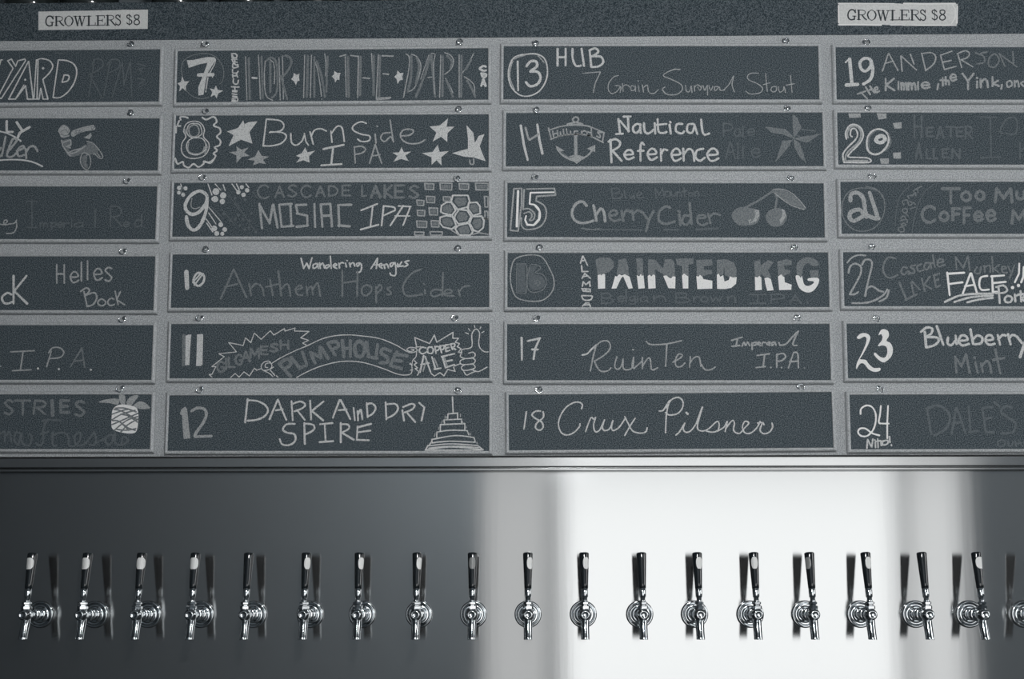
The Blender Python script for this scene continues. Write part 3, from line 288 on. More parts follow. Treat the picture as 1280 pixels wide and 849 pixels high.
    10: "n3s83:-2949,192 -2922,-143|n3c45:-2702,175 -2781,91 -2788,-26 -2693,-103 -2597,-26 -2585,108 -2702,175|n3s32:-2603,158 -2776,-83|n3s32:-2652,158 -2811,-26|l3s32:-601,472 -544,261 -481,371 -433,254 -378,482|l3c32:-294,361 -349,337 -341,260 -276,294 -261,361 -243,260|l3s32:-219,371 -203,260|l3c32:-204,320 -153,371 -118,270|l3c32:-31,337 -96,313 -79,260 -8,313|l3s32:-2,515 20,259|l3c32:68,303 133,326 100,360 58,303 134,259|l3s32:175,370 190,269|l3c32:182,336 230,380 273,369|l3s32:312,369 330,292|l3s32:338,426 344,420|l3s32:394,369 412,292|l3c32:405,336 470,379 504,302|l3c32:607,369 542,359 559,302 624,359 642,268 610,184 545,178|l3s32:966,468 832,251|l3s32:966,468 943,257|l3s32:886,334 985,334|l3c32:1001,301 1066,324 1033,358 1001,311 1067,257|l3s32:1099,334 1117,257|l3c32:1106,317 1158,351 1192,267|l3c32:1328,377 1230,357 1247,290 1321,367 1346,216 1331,109 1249,116 1226,156|l3c32:1361,323 1394,290 1458,390|l3c32:1377,357 1410,300 1492,310|l3c32:1605,417 1524,390 1590,333 1509,289|l1s38:-1981,241 -2226,-371|l1s38:-1974,241 -1703,-339|l1s38:-2151,-128 -1891,-61|l1s38:-1651,-62 -1606,-306|l1c38:-1625,-179 -1530,-62 -1398,-113 -1344,-306|l1s38:-1228,38 -1164,-297|l1s38:-1309,-129 -1055,-63|l1s38:-1061,205 -990,-307|l1c38:-1003,-180 -891,-63 -831,-130 -804,-314|l1c38:-692,-188 -568,-148 -612,-97 -699,-164 -664,-281 -559,-298|l1s38:-481,-114 -454,-298|l1c38:-463,-198 -382,-115 -346,-282|l1c38:-348,-182 -253,-48 -192,-315|l1s38:250,202 259,-316|l1s38:561,184 560,-317|l1s38:254,-49 564,0|l1c38:745,-90 665,-150 657,-267 742,-311 839,-234 844,-134 745,-90|l1s38:942,-134 953,-451|l1c38:936,-184 1023,-84 1057,-168 960,-268|l1c38:1243,-135 1171,-168 1244,-235 1238,-285 1173,-285|l1c38:1853,232 1690,165 1545,-2 1491,-152 1548,-302 1695,-319 1891,-286|l1s38:1939,-193 1949,-270|l1s38:1915,-69 1928,-80|l1s38:2304,164 2298,-314|l1c38:2297,-204 2151,-187 2060,-253 2119,-337 2266,-287|l1c38:2331,-270 2477,-254 2460,-194 2363,-204 2347,-304 2527,-321|l1s38:2623,-194 2657,-321|l1c38:2640,-238 2721,-138 2851,-105",
    11: "n3f0:-2937,317 -2879,343 -2820,343 -2836,19 -2839,-285 -2930,-295 -2934,19|n3f0:-2703,343 -2598,356 -2578,333 -2573,-279 -2604,-305 -2702,-305 -2700,52|n1s64:-2970,317 -2957,-278|b3s19:-2373,-536 -2430,-483 -2374,-477 -2298,-319 -2379,-319 -2134,-114 -2247,-55 -1889,-16 -2051,176 -1756,116 -1712,275 -1601,176 -1535,374 -1394,242 -1210,420 -1136,331 -924,463 -909,413 -705,479 -720,413 -420,406 -587,273 -423,220 -545,164 -470,121|b3s19:-1992,-543 -1903,-461 -1820,-537 -1725,-428 -1609,-511 -1516,-353 -1466,-396 -1386,-363|b3c19:-1177,-264 -1001,-149 -711,-1 -453,108 -163,246 96,312 421,331 878,284|b3c19:-651,-543 -410,-413 -152,-308 139,-233 398,-210 658,-233 886,-290|b3c19:-1177,-264 -1220,-208 -1324,-231 -1380,-313 -1336,-396 -1216,-379 -1159,-314 -1193,-248 -1284,-264 -1295,-330 -1240,-340|b3c19:-1320,-406 -1204,-462 -1138,-527|b3s19:-1190,-396 -1106,-485|b3s19:-1140,-462 -1096,-505|b3s19:-1064,-511 -1031,-537|b3s19:-1190,-373 -1126,-330|b3c19:878,284 1073,238 1335,128 1531,13 1580,-14|b3c19:886,-290 1147,-382 1375,-474 1537,-498 1666,-465 1680,-317 1647,-251|b3c19:1580,-14 1661,-37 1774,-4 1757,52 1644,72 1570,29 1645,-14 1719,19 1660,39|b3c19:1774,-4 1759,-120 1695,-202 1680,-317|b3s19:1649,-399 1697,-383|b3s19:1631,-268 1670,-284|b3s22:1757,78 1854,85|b3s22:1773,72 1729,276 2032,150 2128,325 2178,177 2508,381 2502,259 2616,258 2551,176 2639,149 2594,84 2672,44 2617,-29 2682,-39|b3s22:2070,-465 2136,-521 2248,-449 2330,-515 2403,-384 2555,-423 2522,-334|b3s22:1728,-202 1777,-251 1722,-284 1794,-350 1746,-366 1827,-432 1796,-498|h3c22:2682,-39 2660,-121 2764,-160 2926,-138 2958,-72 2909,-29 2828,-49|h3c22:2682,-39 2698,27 2860,60 2898,142 2885,308 2923,413 2988,446 3046,357 3028,175 3054,60 3136,-16 3223,-23|h3c22:2764,-160 2661,-203 2668,-269 2765,-285 2926,-259 2958,-194 2910,-154|h3c22:2749,-285 2684,-335 2717,-400 2862,-391 2959,-345 2927,-286 2888,-279|h3c22:2717,-400 2782,-499 2863,-466 2976,-417|h3c22:2879,-384 2960,-417 3040,-424 3202,-335|h3s22:2651,-269 2538,-311|h3s19:2939,523 2949,479|h3s19:3069,489 3053,456|h3s19:2819,457 2851,413|h3s19:2761,374 2819,347|h3s19:3092,373 3134,400|l3c32:1959,61 1871,71 1823,-4 1888,-61 1979,-21|l3c32:2082,78 2001,61 2002,-38 2083,-48 2108,28 2075,78|l3s32:2140,94 2164,-48|l3c32:2140,84 2228,84 2212,18 2154,5|l3s32:2244,104 2277,-38|l3c32:2244,97 2325,104 2316,38 2261,18|l3s32:2422,127 2347,117 2368,-15 2445,11|l3s32:2358,51 2422,71|l3s32:2454,143 2497,28|l3c32:2454,137 2542,143 2529,84 2477,71|l3s32:2477,71 2562,28|l3s35:1844,-442 1915,-103|l3s35:1947,-120 2061,-442|l3s35:1858,-284 2020,-252|l3s35:2084,-127 2157,-377|l3s35:2134,-377 2264,-357|l3s35:2294,-120 2361,-351|l3s35:2278,-120 2537,-61|l3s35:2327,-226 2489,-193|l3s35:2361,-344 2538,-285|l2s26:1908,-416 1971,-192|l2s26:2132,-153 2199,-318|l2s26:2336,-137 2393,-311|l1c45:-2138,-251 -2189,-220 -2245,-251 -2272,-324 -2241,-403 -2183,-428 -2133,-403|l1s45:-2133,-411 -2135,-334 -2185,-334|l1s45:-2096,-154 -2090,-372|l1s45:-2043,-131 -2037,-329 -1913,-329|l1c45:-1783,-106 -1829,-75 -1881,-106 -1905,-177 -1876,-255 -1824,-280 -1779,-255|l1s45:-1779,-264 -1781,-188 -1826,-188|l1s45:-1773,-214 -1697,-9 -1611,-214|l1s45:-1743,-136 -1642,-136|l1s45:-1603,-142 -1593,50 -1515,-84 -1443,50 -1424,-142|l1s45:-1260,96 -1391,96 -1387,-66 -1256,-66|l1s45:-1389,18 -1285,18|l1c45:-1054,129 -1128,148 -1196,114 -1126,72 -1052,28 -1124,-10 -1203,9|l1s45:-993,214 -989,42|l1s45:-840,214 -836,42|l1s45:-991,128 -838,128|l1s70:-1014,-264 -781,-518|l1c70:-1014,-264 -854,-166 -770,-265 -898,-363|l1s70:-773,-133 -590,-354|l1s70:-606,-354 -461,-298|l1s70:-548,-18 -452,-281|l1s70:-385,-34 -283,-249|l1s70:-369,-34 -172,-134|l1s70:-172,-134 -192,81|l1s70:-159,64 -25,-150|l1s70:-31,147 120,-84|l1c70:-31,163 131,196 181,97 69,31|l1s70:261,213 299,-118|l1s70:423,212 429,-118|l1s70:280,47 426,54|l1c70:602,195 523,113 558,-85 672,-102 718,80 602,195|l1c70:586,196 516,96 542,-85 656,-118 719,47 651,185 586,196|l1s70:749,179 802,-102|l1s70:786,-118 965,-152|l1s70:977,129 949,-152|l1c70:1239,-4 1108,46 1045,-36 1176,-135 1177,-234 1031,-244|l1s70:1369,-20 1242,-284|l1s70:1337,-70 1581,-103|l1s70:1290,-191 1469,-211|l1s70:1243,-300 1470,-366",
    12: "n2f0:-3007,186 -2987,278 -2905,337 -2864,284 -2829,16 -2780,-309 -2915,-326 -2943,-81 -2963,154|n2c58:-2772,245 -2670,304 -2533,294 -2472,196 -2516,33 -2655,-179 -2691,-260|n2s58:-2684,-277 -2354,-264|l3s38:-1644,490 -1683,16|l3c38:-1653,467 -1442,448 -1277,359 -1226,245 -1304,131 -1464,65 -1632,49|l3s38:-1037,474 -1190,82|l3s38:-1028,480 -969,326 -850,65|l3s38:-1065,261 -926,284|l3s38:-755,447 -720,56|l3c38:-728,392 -583,441 -475,382 -531,304 -692,238|l3s38:-627,251 -478,65|l3s38:-379,457 -349,75|l3s38:-107,441 -343,245|l3s38:-336,245 -106,56|l3s38:216,467 87,108|l3s38:242,467 442,82|l3s38:197,261 358,277|l3s38:503,310 533,56|l3s38:585,245 598,56|l3c38:596,179 649,271 685,75|l3s38:767,408 790,121|l3c38:761,382 873,401 949,310 893,196 803,140|l3c38:-680,-16 -841,-23 -916,-130 -827,-195 -681,-228 -662,-358 -773,-445 -919,-432 -976,-325|l3s38:-486,0 -467,-422|l3c38:-476,-10 -314,-32 -280,-114 -359,-185 -462,-228|l3s38:-169,-23 82,0|l3s38:-72,-23 -49,-374|l3s38:-168,-387 102,-367|l3s38:250,0 257,-390|l3c38:251,-23 396,-32 414,-114 270,-195|l3s38:302,-211 514,-335|l3s38:590,-65 579,-341|l3s38:591,-88 857,-16|l3s38:608,-185 850,-153|l3s38:579,-341 820,-348|l3s38:1148,424 1169,75|l3c38:1164,382 1342,391 1401,293 1329,179 1200,108|l3s38:1489,261 1524,49|l3c38:1504,326 1665,391 1736,359 1682,277 1538,218|l3s38:1576,218 1750,23|l3s38:1826,414 1924,326|l3s38:1930,326 1878,49|l3s38:1155,375 1181,382|t3s29:2496,531 2512,212|t3s26:2409,186 2403,88|t3s26:2409,186 2602,205|t3s26:2602,205 2603,88|t3s26:2329,55 2339,0|t3s26:2329,65 2683,81|t3s26:2683,81 2684,0|t3s26:2256,-42 2257,-162|t3s26:2256,-32 2748,-10|t3s26:2748,-10 2749,-130|t3s26:2186,-185 2188,-308|t3c26:2186,-185 2443,-146 2797,-153|t3s26:2797,-153 2830,-237|t3s26:2091,-334 2076,-406|t3c26:2085,-334 2477,-260 2702,-260 2927,-292|t3s26:2933,-292 2959,-373|t3c26:2060,-406 2445,-367 2959,-389|t3s26:2012,-454 1965,-542|t3c26:2012,-464 2446,-422 2992,-454|t3s26:3008,-454 3121,-541|t3c26:1958,-548 2446,-486 3105,-535|t3s26:1965,-548 3105,-548|t3c26:2029,-509 2478,-470 3024,-496|t3s26:2044,-438 2092,-373|t2s19:2351,147 2351,98|t2s19:2660,186 2660,130|t2s19:2297,49 2281,0|t2s19:2706,33 2700,-16|t2s19:2224,-88 2218,-130|t2s19:2771,-65 2781,-97|t2s19:2856,-204 2862,-243|t2s19:2154,-211 2139,-276|t2s19:2992,-389 2998,-422|t2s19:2377,130 2393,81",
    13: "n3c29:-2754,406 -3020,347 -3135,156 -3157,-87 -3082,-330 -2915,-486 -2716,-503 -2518,-399 -2386,-191 -2347,51 -2404,295 -2554,399 -2754,406|n2c26:-2820,382 -3036,295 -3118,86 -3123,-122 -3032,-365|n2s26:-2554,382 -2420,225|n3s45:-2969,243 -2955,-382|n3c54:-2786,138 -2703,243 -2587,243 -2570,138 -2702,34|n3c54:-2702,24 -2553,17 -2492,-105 -2551,-243 -2700,-295 -2791,-209|l3s45:-2139,521 -2138,156|l3s45:-1972,521 -1972,156|l3s45:-2138,338 -1972,338|l3c45:-1829,521 -1822,295 -1756,149 -1656,156|l3s45:-1640,521 -1590,149|l3s45:-1473,486 -1440,138|l3c45:-1473,486 -1357,532 -1291,451 -1424,357|l3c45:-1424,357 -1241,347 -1191,225 -1291,138 -1440,121|l2s22:-1616,-11 -1251,17|l2s22:-1251,10 -1358,-226 -1398,-427|l2c19:-877,-60 -976,-94 -1076,-226 -1086,-364 -1020,-451 -911,-406 -835,-302|l2c19:-944,-278 -828,-302 -845,-426|l2s19:-795,-233 -779,-406|l2c19:-778,-295 -729,-260 -679,-278 -646,-312|l2c19:-547,-295 -613,-288 -613,-382 -547,-371 -524,-295 -524,-406|l2s19:-464,-278 -448,-406|l2s19:-470,-174 -463,-184|l2s19:-381,-267 -359,-426|l2c19:-365,-330 -282,-267 -250,-416 -151,-450 -51,-364|l2c22:399,69 267,69 84,-18 67,-80 232,-150 413,-253 445,-364 328,-468 130,-468 32,-364 82,-312|l2c19:512,-278 527,-399 593,-405 627,-288 642,-426|l2s19:687,-278 699,-398|l2c19:693,-312 760,-260 825,-312|l2c19:759,-312 808,-381 852,-278|l2c19:875,-278 907,-381 958,-277 962,-485|l2c19:991,-277 1029,-381 1073,-295|l2c19:1189,-302 1106,-312 1121,-391 1205,-312 1227,-381 1320,-371|l2c19:1303,-364 1404,-260 1505,-70 1470,-260 1517,-416|l2c19:2018,-11 1870,-11 1793,-70 1818,-156 1982,-232 2096,-329 2045,-433 1846,-460 1755,-398|l2s19:2167,-18 2193,-405|l2s19:2113,-260 2253,-219|l2c19:2310,-301 2270,-364 2308,-415 2375,-391 2383,-312 2310,-301|l2c19:2426,-301 2447,-415 2523,-381 2541,-301 2572,-426|l2s19:2678,-59 2704,-426|l2s19:2591,-267 2757,-239",
    14: "n3s48:-2952,302 -2884,-127 -2807,-435|n3s48:-2611,319 -2564,-25 -2504,-299|n2c45:-2852,250 -2785,10 -2720,27 -2588,113|a2c35:-1818,483 -1878,438 -1851,379 -1779,386 -1762,448 -1818,483|a2c35:-1993,325 -1828,369 -1680,334|a2s35:-1977,318 -1696,324|a2c29:-2380,198 -2109,284 -1812,311 -1548,283 -1235,145|a2c29:-2340,2 -2109,84 -1812,111 -1548,84 -1252,-67|a2s29:-2380,250 -2323,9|a2s29:-1235,145 -1269,-61|a2s70:-1819,77 -1813,-368|a2c38:-2208,-179 -2109,-316 -1945,-419 -1796,-470|a2c38:-1434,-163 -1549,-317 -1681,-409 -1796,-453|a2f0:-2234,-128 -2182,-265 -2043,-238|a2f0:-1417,-112 -1418,-272 -1589,-197|a2f0:-1977,-367 -1813,-316 -1648,-368 -1714,-453 -1797,-521 -1879,-453|a1c16:-2109,-258 -1977,-367 -1862,-368|a1s16:-1852,60 -1852,-333|a1s16:-1786,60 -1780,-334|l2s29:-2291,181 -2274,61|l2s29:-2201,198 -2182,71|l2s29:-2287,119 -2188,139|l2s29:-2135,163 -2126,78|l2s29:-2076,222 -2060,84|l2s29:-2010,232 -1994,95|l2s29:-1927,180 -1918,105|l2c29:-1779,180 -1845,173 -1838,105 -1779,129 -1753,111|l2s29:-1697,180 -1687,104|l2c29:-1697,146 -1647,187 -1614,173|l2c29:-1515,145 -1581,163 -1575,94 -1515,84|l2s29:-1498,248 -1489,70|l2c29:-1284,145 -1367,162 -1318,94 -1318,42 -1384,70|l3s45:-937,436 -905,127|l3s45:-988,117 -849,124|l3s45:-904,402 -724,179|l3s45:-738,488 -730,172|l3s45:-827,488 -682,494|l3c45:-484,314 -558,333 -633,267 -625,172 -559,144 -485,229|l3c45:-484,323 -490,219 -477,144|l3c45:-410,350 -399,182 -319,127 -203,216|l3s45:-190,349 -181,126|l3c45:-129,435 -114,178 -33,136 50,160|l3s45:-179,308 52,332|l3s45:117,315 139,126|l3s45:128,376 141,363|l3c45:381,331 266,321 248,177 362,126 412,170|l3c45:612,331 496,314 478,177 576,142 634,297|l3s45:628,314 685,115|l3c45:767,423 791,176 839,101 928,125|l3s48:-1104,-9 -1083,-488|l3c48:-1137,-44 -1005,8 -906,-61 -940,-164 -1072,-239|l3s48:-1055,-249 -876,-454|l3c45:-810,-327 -644,-313 -677,-235 -756,-231 -820,-313 -777,-410 -708,-420 -629,-381|l3c45:-413,-115 -452,-68 -486,-146 -488,-454|l3s45:-539,-242 -427,-242|l3c45:-333,-319 -167,-303 -200,-210 -279,-206 -343,-303 -300,-419 -232,-431 -152,-384|l3s45:-69,-206 -64,-455|l3c45:-63,-330 -10,-218 63,-231|l3c45:159,-332 325,-315 293,-212 214,-207 150,-314 192,-442 261,-455 340,-404|l3s45:392,-199 400,-455|l3c45:402,-327 495,-207 586,-251 614,-456|l3c45:802,-200 670,-241 645,-387 733,-456 832,-388|l3c45:895,-333 1093,-315 1055,-213 960,-208 883,-315 933,-443 1016,-456 1111,-405|l0s29:1227,340 1223,66|l0c29:1227,335 1360,329 1413,263 1358,198 1229,181|l0c29:1574,211 1515,227 1455,170 1460,90 1512,66 1572,138|l0c29:1574,219 1568,130 1578,66|l0s29:1627,285 1624,55|l0c29:1729,155 1856,165 1832,219 1771,222 1722,165 1754,96 1807,89 1868,117|l0s29:1258,-412 1362,-47 1455,-412|l0s29:1300,-273 1422,-273|l0s29:1515,-81 1509,-412|l0s29:1619,-126 1614,-388|l0c29:1800,-290 1957,-277 1927,-204 1852,-200 1791,-277 1830,-369 1895,-378 1971,-342|A1f0:2671,534 2751,448 2829,242 2727,105 2666,20 2649,276|A1f0:2091,270 2500,215 2629,88 2660,20 2432,106 2203,140|A1f0:3220,122 3055,88 2792,54 2676,3 2920,-73 3053,2|A1f0:2289,-474 2360,-236 2429,-31 2626,-14 2575,-134 2423,-321|A1f0:2660,3 2773,-66 2850,-270 2894,-492 2782,-390 2672,-168|A1s16:2654,517 2666,20|A1s16:2090,250 2660,20 3219,105|A1s16:2273,-474 2660,20 2894,-492|A1s16:2828,208 3122,173|A1s16:2727,88 3019,-66",
    15: "n4s45:-3014,398 -3036,-346|n4s38:-2279,375 -2761,364 -2777,127 -2678,110 -2573,-25 -2585,-194 -2692,-322 -2823,-312 -2867,-211 -2847,-127|n4c29:-2777,127 -2645,93 -2563,-42 -2578,-211 -2692,-329|n2s32:-3100,449 -3167,-431 -3009,-448 -2947,76|n2s32:-3100,449 -2942,456 -2940,76|n2s32:-2844,442 -2269,457 -2246,314 -2630,287 -2646,195|n2c32:-2646,195 -2481,94 -2431,-75 -2480,-261 -2610,-379 -2839,-414 -2938,-329 -2945,-161|n2s32:-2893,432 -2907,8|n2c32:-2907,8 -2792,26 -2677,-76 -2693,-194 -2758,-228|n2c32:-2890,-76 -2776,-42 -2726,-127 -2775,-211|l2c58:-1613,95 -1695,180 -1826,129 -1907,-41 -1858,-209 -1695,-277 -1466,-226|l2s58:-1465,95 -1407,-225|l2c58:-1407,-90 -1318,28 -1253,-56 -1230,-242|l1c51:-1139,-124 -991,-90 -1024,-5 -1122,-39 -1139,-157 -1041,-231 -926,-198|l1s51:-893,-22 -861,-224|l1c51:-861,-123 -795,-5 -713,-39|l1s51:-680,-5 -649,-207|l1c51:-648,-72 -566,-5 -484,-38|l1s51:-468,-38 -355,-207|l1s51:-239,-21 -338,-207 -395,-442|l1c51:105,47 7,81 -125,-38 -126,-223 4,-290 184,-239|l1s51:283,-87 304,-306|l1s51:267,-20 293,-33|l1s51:498,149 532,-289|l1c51:511,-121 381,-121 347,-256 428,-306 520,-205|l1c45:658,-171 821,-154 789,-103 674,-121 657,-255 754,-316 852,-272|l1s45:871,-70 917,-272|l1c45:893,-154 985,-69 1115,-103|l0s38:-30,-408 264,-407|l0s38:622,-407 1079,-382|l1c32:-1711,-388 -1531,-411 -1335,-400|l0s32:-1335,-411 -486,-419|l0s26:-1104,452 -1072,248|l0c26:-1121,435 -990,469 -924,401 -1039,350 -875,333 -925,248 -1072,241|l0s26:-842,401 -810,249|l0c26:-728,317 -696,249 -646,317 -630,249|l0c26:-581,300 -482,334 -515,385 -581,334 -548,266 -450,266|l0s26:-188,250 -203,453 -122,317 -56,470 -24,284|l0c26:9,385 8,301 90,301 91,385 9,385|l0c26:124,386 139,301 205,318 222,386|l0s26:237,284 255,386 320,369 335,291|l0s26:386,471 401,301|l0s26:336,393 451,413|l0c26:500,369 483,301 548,318 565,369 500,369|l0c26:613,291 614,386 680,386 689,302|c1g0:1350,-102 1410,-1 1541,66 1737,50 1899,0 1930,-118 1862,-270 1698,-321 1503,-314 1390,-220|c1g0:2044,-118 2127,0 2291,51 2420,0 2476,-134 2398,-303 2219,-347 2090,-269|c1g0:2199,405 2347,440 2541,372 2718,220 2861,52 2746,25 2585,119 2392,220 2247,321|c1c45:1623,57 1869,185 2199,405|c1c45:2238,389 2278,253 2242,34|c2f0:1818,16 1915,0 1913,-118 1846,-236 1732,-270 1832,-135|c2f0:2372,34 2437,1 2457,-117 2383,-252 2335,-202 2386,-101|c2f0:1684,-203 1749,-186 1715,-304|c2f0:2319,-192 2401,-178 2350,-293|c2c16:2200,439 2363,450 2558,382 2734,220 2861,52|c2c16:2247,355 2424,203 2617,85 2828,18",
    16: "n0f0:-3052,323 -2905,322 -2888,-245 -3050,-245|n0g0:-2791,272 -2644,288 -2725,138 -2579,88 -2497,-29 -2546,-162 -2692,-212 -2806,-145 -2823,71|n2c22:-3101,440 -2921,513 -2677,523 -2530,456 -2416,271 -2318,37 -2318,-163 -2416,-329 -2579,-429 -2839,-435 -3066,-362 -3164,-178 -3198,72 -3166,306 -3101,440|n1s19:-3068,339 -3073,-262 -2878,-279 -2856,239 -2888,339 -3068,339|n1c19:-2774,322 -2627,305 -2585,238 -2693,155 -2546,121 -2465,-12 -2514,-179 -2676,-255 -2823,-212 -2855,-29 -2823,205 -2774,322|n1c19:-2693,-79 -2693,-12 -2611,-12 -2595,-79 -2660,-129|n1s19:-2644,-96 -2676,-46|l3s29:-1724,498 -1770,354|l3s29:-1714,498 -1627,310|l3s29:-1764,398 -1672,411|l3s29:-1748,297 -1738,177 -1618,177|l3s29:-1683,137 -1739,37|l3s29:-1683,137 -1570,36|l3s29:-1726,70 -1618,87|l3s29:-1733,-130 -1716,-37 -1661,-97 -1586,-30 -1577,-130|l3s29:-1749,-180 -1571,-190|l3s29:-1733,-180 -1717,-230|l3s29:-1662,-190 -1662,-237|l3s29:-1577,-203 -1571,-247|l3s29:-1717,-230 -1603,-237|l3s29:-1750,-323 -1555,-330|l3c29:-1750,-330 -1702,-413 -1572,-413 -1533,-347 -1555,-330|l3s29:-1735,-546 -1669,-479 -1605,-479 -1572,-549|l3s29:-1702,-522 -1605,-513|l1f0:-1464,421 -1372,471 -1177,464 -1096,387 -1087,269 -1179,169 -1270,143 -1270,103 -1423,86|l1f0:-998,420 -851,453 -804,302 -783,85 -861,102 -919,119 -1033,86|l1f0:-640,453 -500,442 -497,102 -610,102|l1f0:-396,436 -250,419 -89,235 -54,428 76,435 140,368 152,51 -58,84 -252,235 -253,101 -399,102|l1f0:173,441 531,451 520,334 422,317 429,84 283,94 292,284 188,318|l4f0:-1423,96 -1374,120 -1348,96 -1309,130 -1270,116 -1272,-177 -1415,-184|l4f0:-1142,-181 -1065,86 -1033,69 -984,119 -935,96 -870,119 -773,69 -710,-171 -798,-184 -903,76 -946,36 -1045,-177|l4f0:-627,102 -578,75 -545,128 -523,85 -490,102 -467,-172 -597,-185|l4f0:-406,85 -367,108 -328,75 -295,118 -253,95 -246,-172 -395,-185|l4f0:-91,84 -26,94 23,51 71,34 104,74 159,67 150,-179 13,-172|l4f0:289,84 332,134 380,94 419,74 415,-179 305,-179|l1f0:586,417 904,427 919,300 740,284 739,217 901,200 900,133 704,73 591,84|l1f0:1002,417 1197,433 1358,349 1404,199 1385,49 1255,49 1159,99 1146,300 1127,116 996,66|l1f0:1754,382 1878,415 1892,299 2040,415 2153,365 2036,198 2097,48 1984,32 1889,132 1871,49 1767,65|l1f0:2228,381 2414,431 2526,398 2518,314 2362,291 2376,214 2489,198 2472,131 2357,81 2243,65|l1g0:2617,131 2622,331 2754,447 2917,464 3044,380 3058,297 2945,280 2849,347 2750,264 2714,97 2632,71|l1f0:2878,197 3056,197 3051,14 2906,14|l4f0:581,84 623,67 656,107 704,67 720,17 904,-17 901,-183 597,-193|l4f0:997,100 1030,133 1067,66 1126,100 1150,-34 1238,-1 1262,73 1320,49 1401,59 1382,-84 1284,-167 1154,-193 998,-187|l4f0:1767,65 1822,49 1855,82 1897,49 1904,-208 1768,-221|l4f0:1961,32 2033,48 2090,15 2140,-218 2011,-228 1972,-68|l4f0:2234,65 2300,115 2341,65 2363,65 2370,-52 2508,-102 2496,-208 2253,-215|l4g0:2590,64 2649,91 2696,47 2720,81 2758,-86 2837,-129 2935,-86 2953,-36 2840,-19 2858,31 3052,30 3038,-103 2932,-235 2802,-262 2659,-169|l0s32:-1344,-277 -1345,-483|l0c32:-1344,-281 -1204,-281 -1162,-327 -1204,-370 -1333,-376|l0c32:-1333,-376 -1181,-380 -1111,-432 -1182,-479 -1345,-483|l0c32:-1002,-393 -885,-384 -909,-337 -964,-334 -1009,-384 -979,-444 -930,-450 -874,-426|l0s32:-845,-204 -847,-457|l0c32:-662,-346 -716,-337 -771,-374 -759,-420 -711,-429 -663,-362|l0c32:-662,-346 -663,-454 -694,-500 -754,-495|l0s32:-614,-344 -615,-447|l0s32:-616,-284 -612,-294|l0c32:-417,-358 -483,-348 -549,-384 -542,-435 -484,-451 -418,-404|l0c32:-417,-353 -422,-410 -411,-451|l0s32:-290,-331 -279,-444|l0c32:-278,-388 -178,-335 -78,-354 -47,-444|l0s32:165,-272 162,-471|l0c32:164,-276 330,-276 379,-320 329,-362 177,-368|l0c32:177,-368 356,-372 438,-422 355,-467 162,-471|l0s32:520,-349 525,-458|l0c32:526,-404 578,-354 649,-360|l0c32:742,-349 679,-382 678,-431 740,-458 803,-431 804,-382 742,-349|l0s32:1210,-333 1216,-459|l0c32:1217,-396 1282,-337 1347,-358 1366,-459|l0s32:1655,-307 1975,-307|l0s32:1815,-307 1811,-486|l0s32:1651,-486 1971,-486|l0s32:2090,-294 2086,-486|l0c32:2090,-298 2282,-302 2358,-348 2280,-394 2093,-406|l0s32:2457,-487 2574,-318 2683,-487|l0s32:2504,-423 2644,-423|l0s32:860,-349 907,-449 973,-366 1036,-449 1093,-349|l0s32:2813,-467 2835,-484",
    17: "n3s42:-2959,297 -2952,-157|n3s42:-2836,231 -2587,287|n3s42:-2596,277 -2684,73 -2716,-141|n3s42:-2749,57 -2629,56|l3c32:-1737,-59 -1634,-33 -1536,72 -1439,154|l2c29:-1439,154 -1505,-60 -1571,-381|l2c29:-1504,72 -1374,204 -1244,236 -1174,177 -1181,55 -1311,-76 -1489,-184|l2c29:-1489,-184 -1425,-322 -1345,-394 -1216,-381 -1158,-322|l2c29:-1037,-99 -1080,-273 -1039,-349 -958,-306 -908,-142|l2c29:-908,-142 -910,-323 -829,-362 -716,-306 -698,-109|l2c29:-698,-109 -732,-290 -684,-339|l2s29:-713,55 -697,45|l2c29:-684,-323 -538,-192 -521,-110 -523,-339|l2c29:-523,-290 -408,-126 -360,-159 -346,-339 -298,-362 -217,-323|l2c29:-437,219 -389,170 -276,153 -18,170 273,235|l2s29:-25,153 -56,-290|l2c29:90,-208 236,-126 285,-61 205,-44 139,-176 169,-297 266,-290 331,-225|l2s29:446,-94 427,-307|l2c29:434,-225 526,-110 623,-110 652,-291|l2c29:669,-258 732,-356 844,-363 941,-307|l2s32:1279,241 1499,306|l2s32:1402,274 1367,119|l2s32:1287,119 1438,135|l2c32:1489,119 1530,201 1561,135 1600,201 1641,135|l2s32:1684,184 1694,53|l2c32:1690,175 1771,201 1760,142 1696,148|l2c32:1786,161 1851,174 1836,207 1787,168 1850,135|l2c32:1889,128 1903,194 1964,194|l2c32:1986,161 2051,174 2038,207 1986,168 2050,135|l2c32:2157,200 2093,194 2095,135 2154,184 2172,141|l2s32:2231,194 2243,141|l2c32:2252,141 2366,161 2497,299 2629,430 2562,299 2510,151 2590,134|l2s32:1788,-69 2040,-36|l2s32:1936,-69 1905,-308|l2s32:1761,-318 1944,-298|l2s32:2184,-46 2178,-308|l2c32:2184,-56 2313,-30 2359,-102 2277,-177 2190,-187|l2s32:2522,-13 2412,-324|l2c32:2522,-13 2602,-30 2611,-325|l2s32:2437,-200 2598,-187|l2f0:2078,-318 2074,-329 2065,-336 2053,-336 2043,-329 2040,-318 2044,-306 2054,-299 2066,-299 2075,-306|l2f0:2293,-318 2290,-329 2280,-337 2268,-337 2258,-329 2255,-318 2259,-306 2269,-299 2281,-299 2290,-306|l1f0:2752,-325 2748,-336 2738,-343 2727,-343 2717,-336 2714,-325 2718,-313 2727,-306 2739,-306 2749,-313",
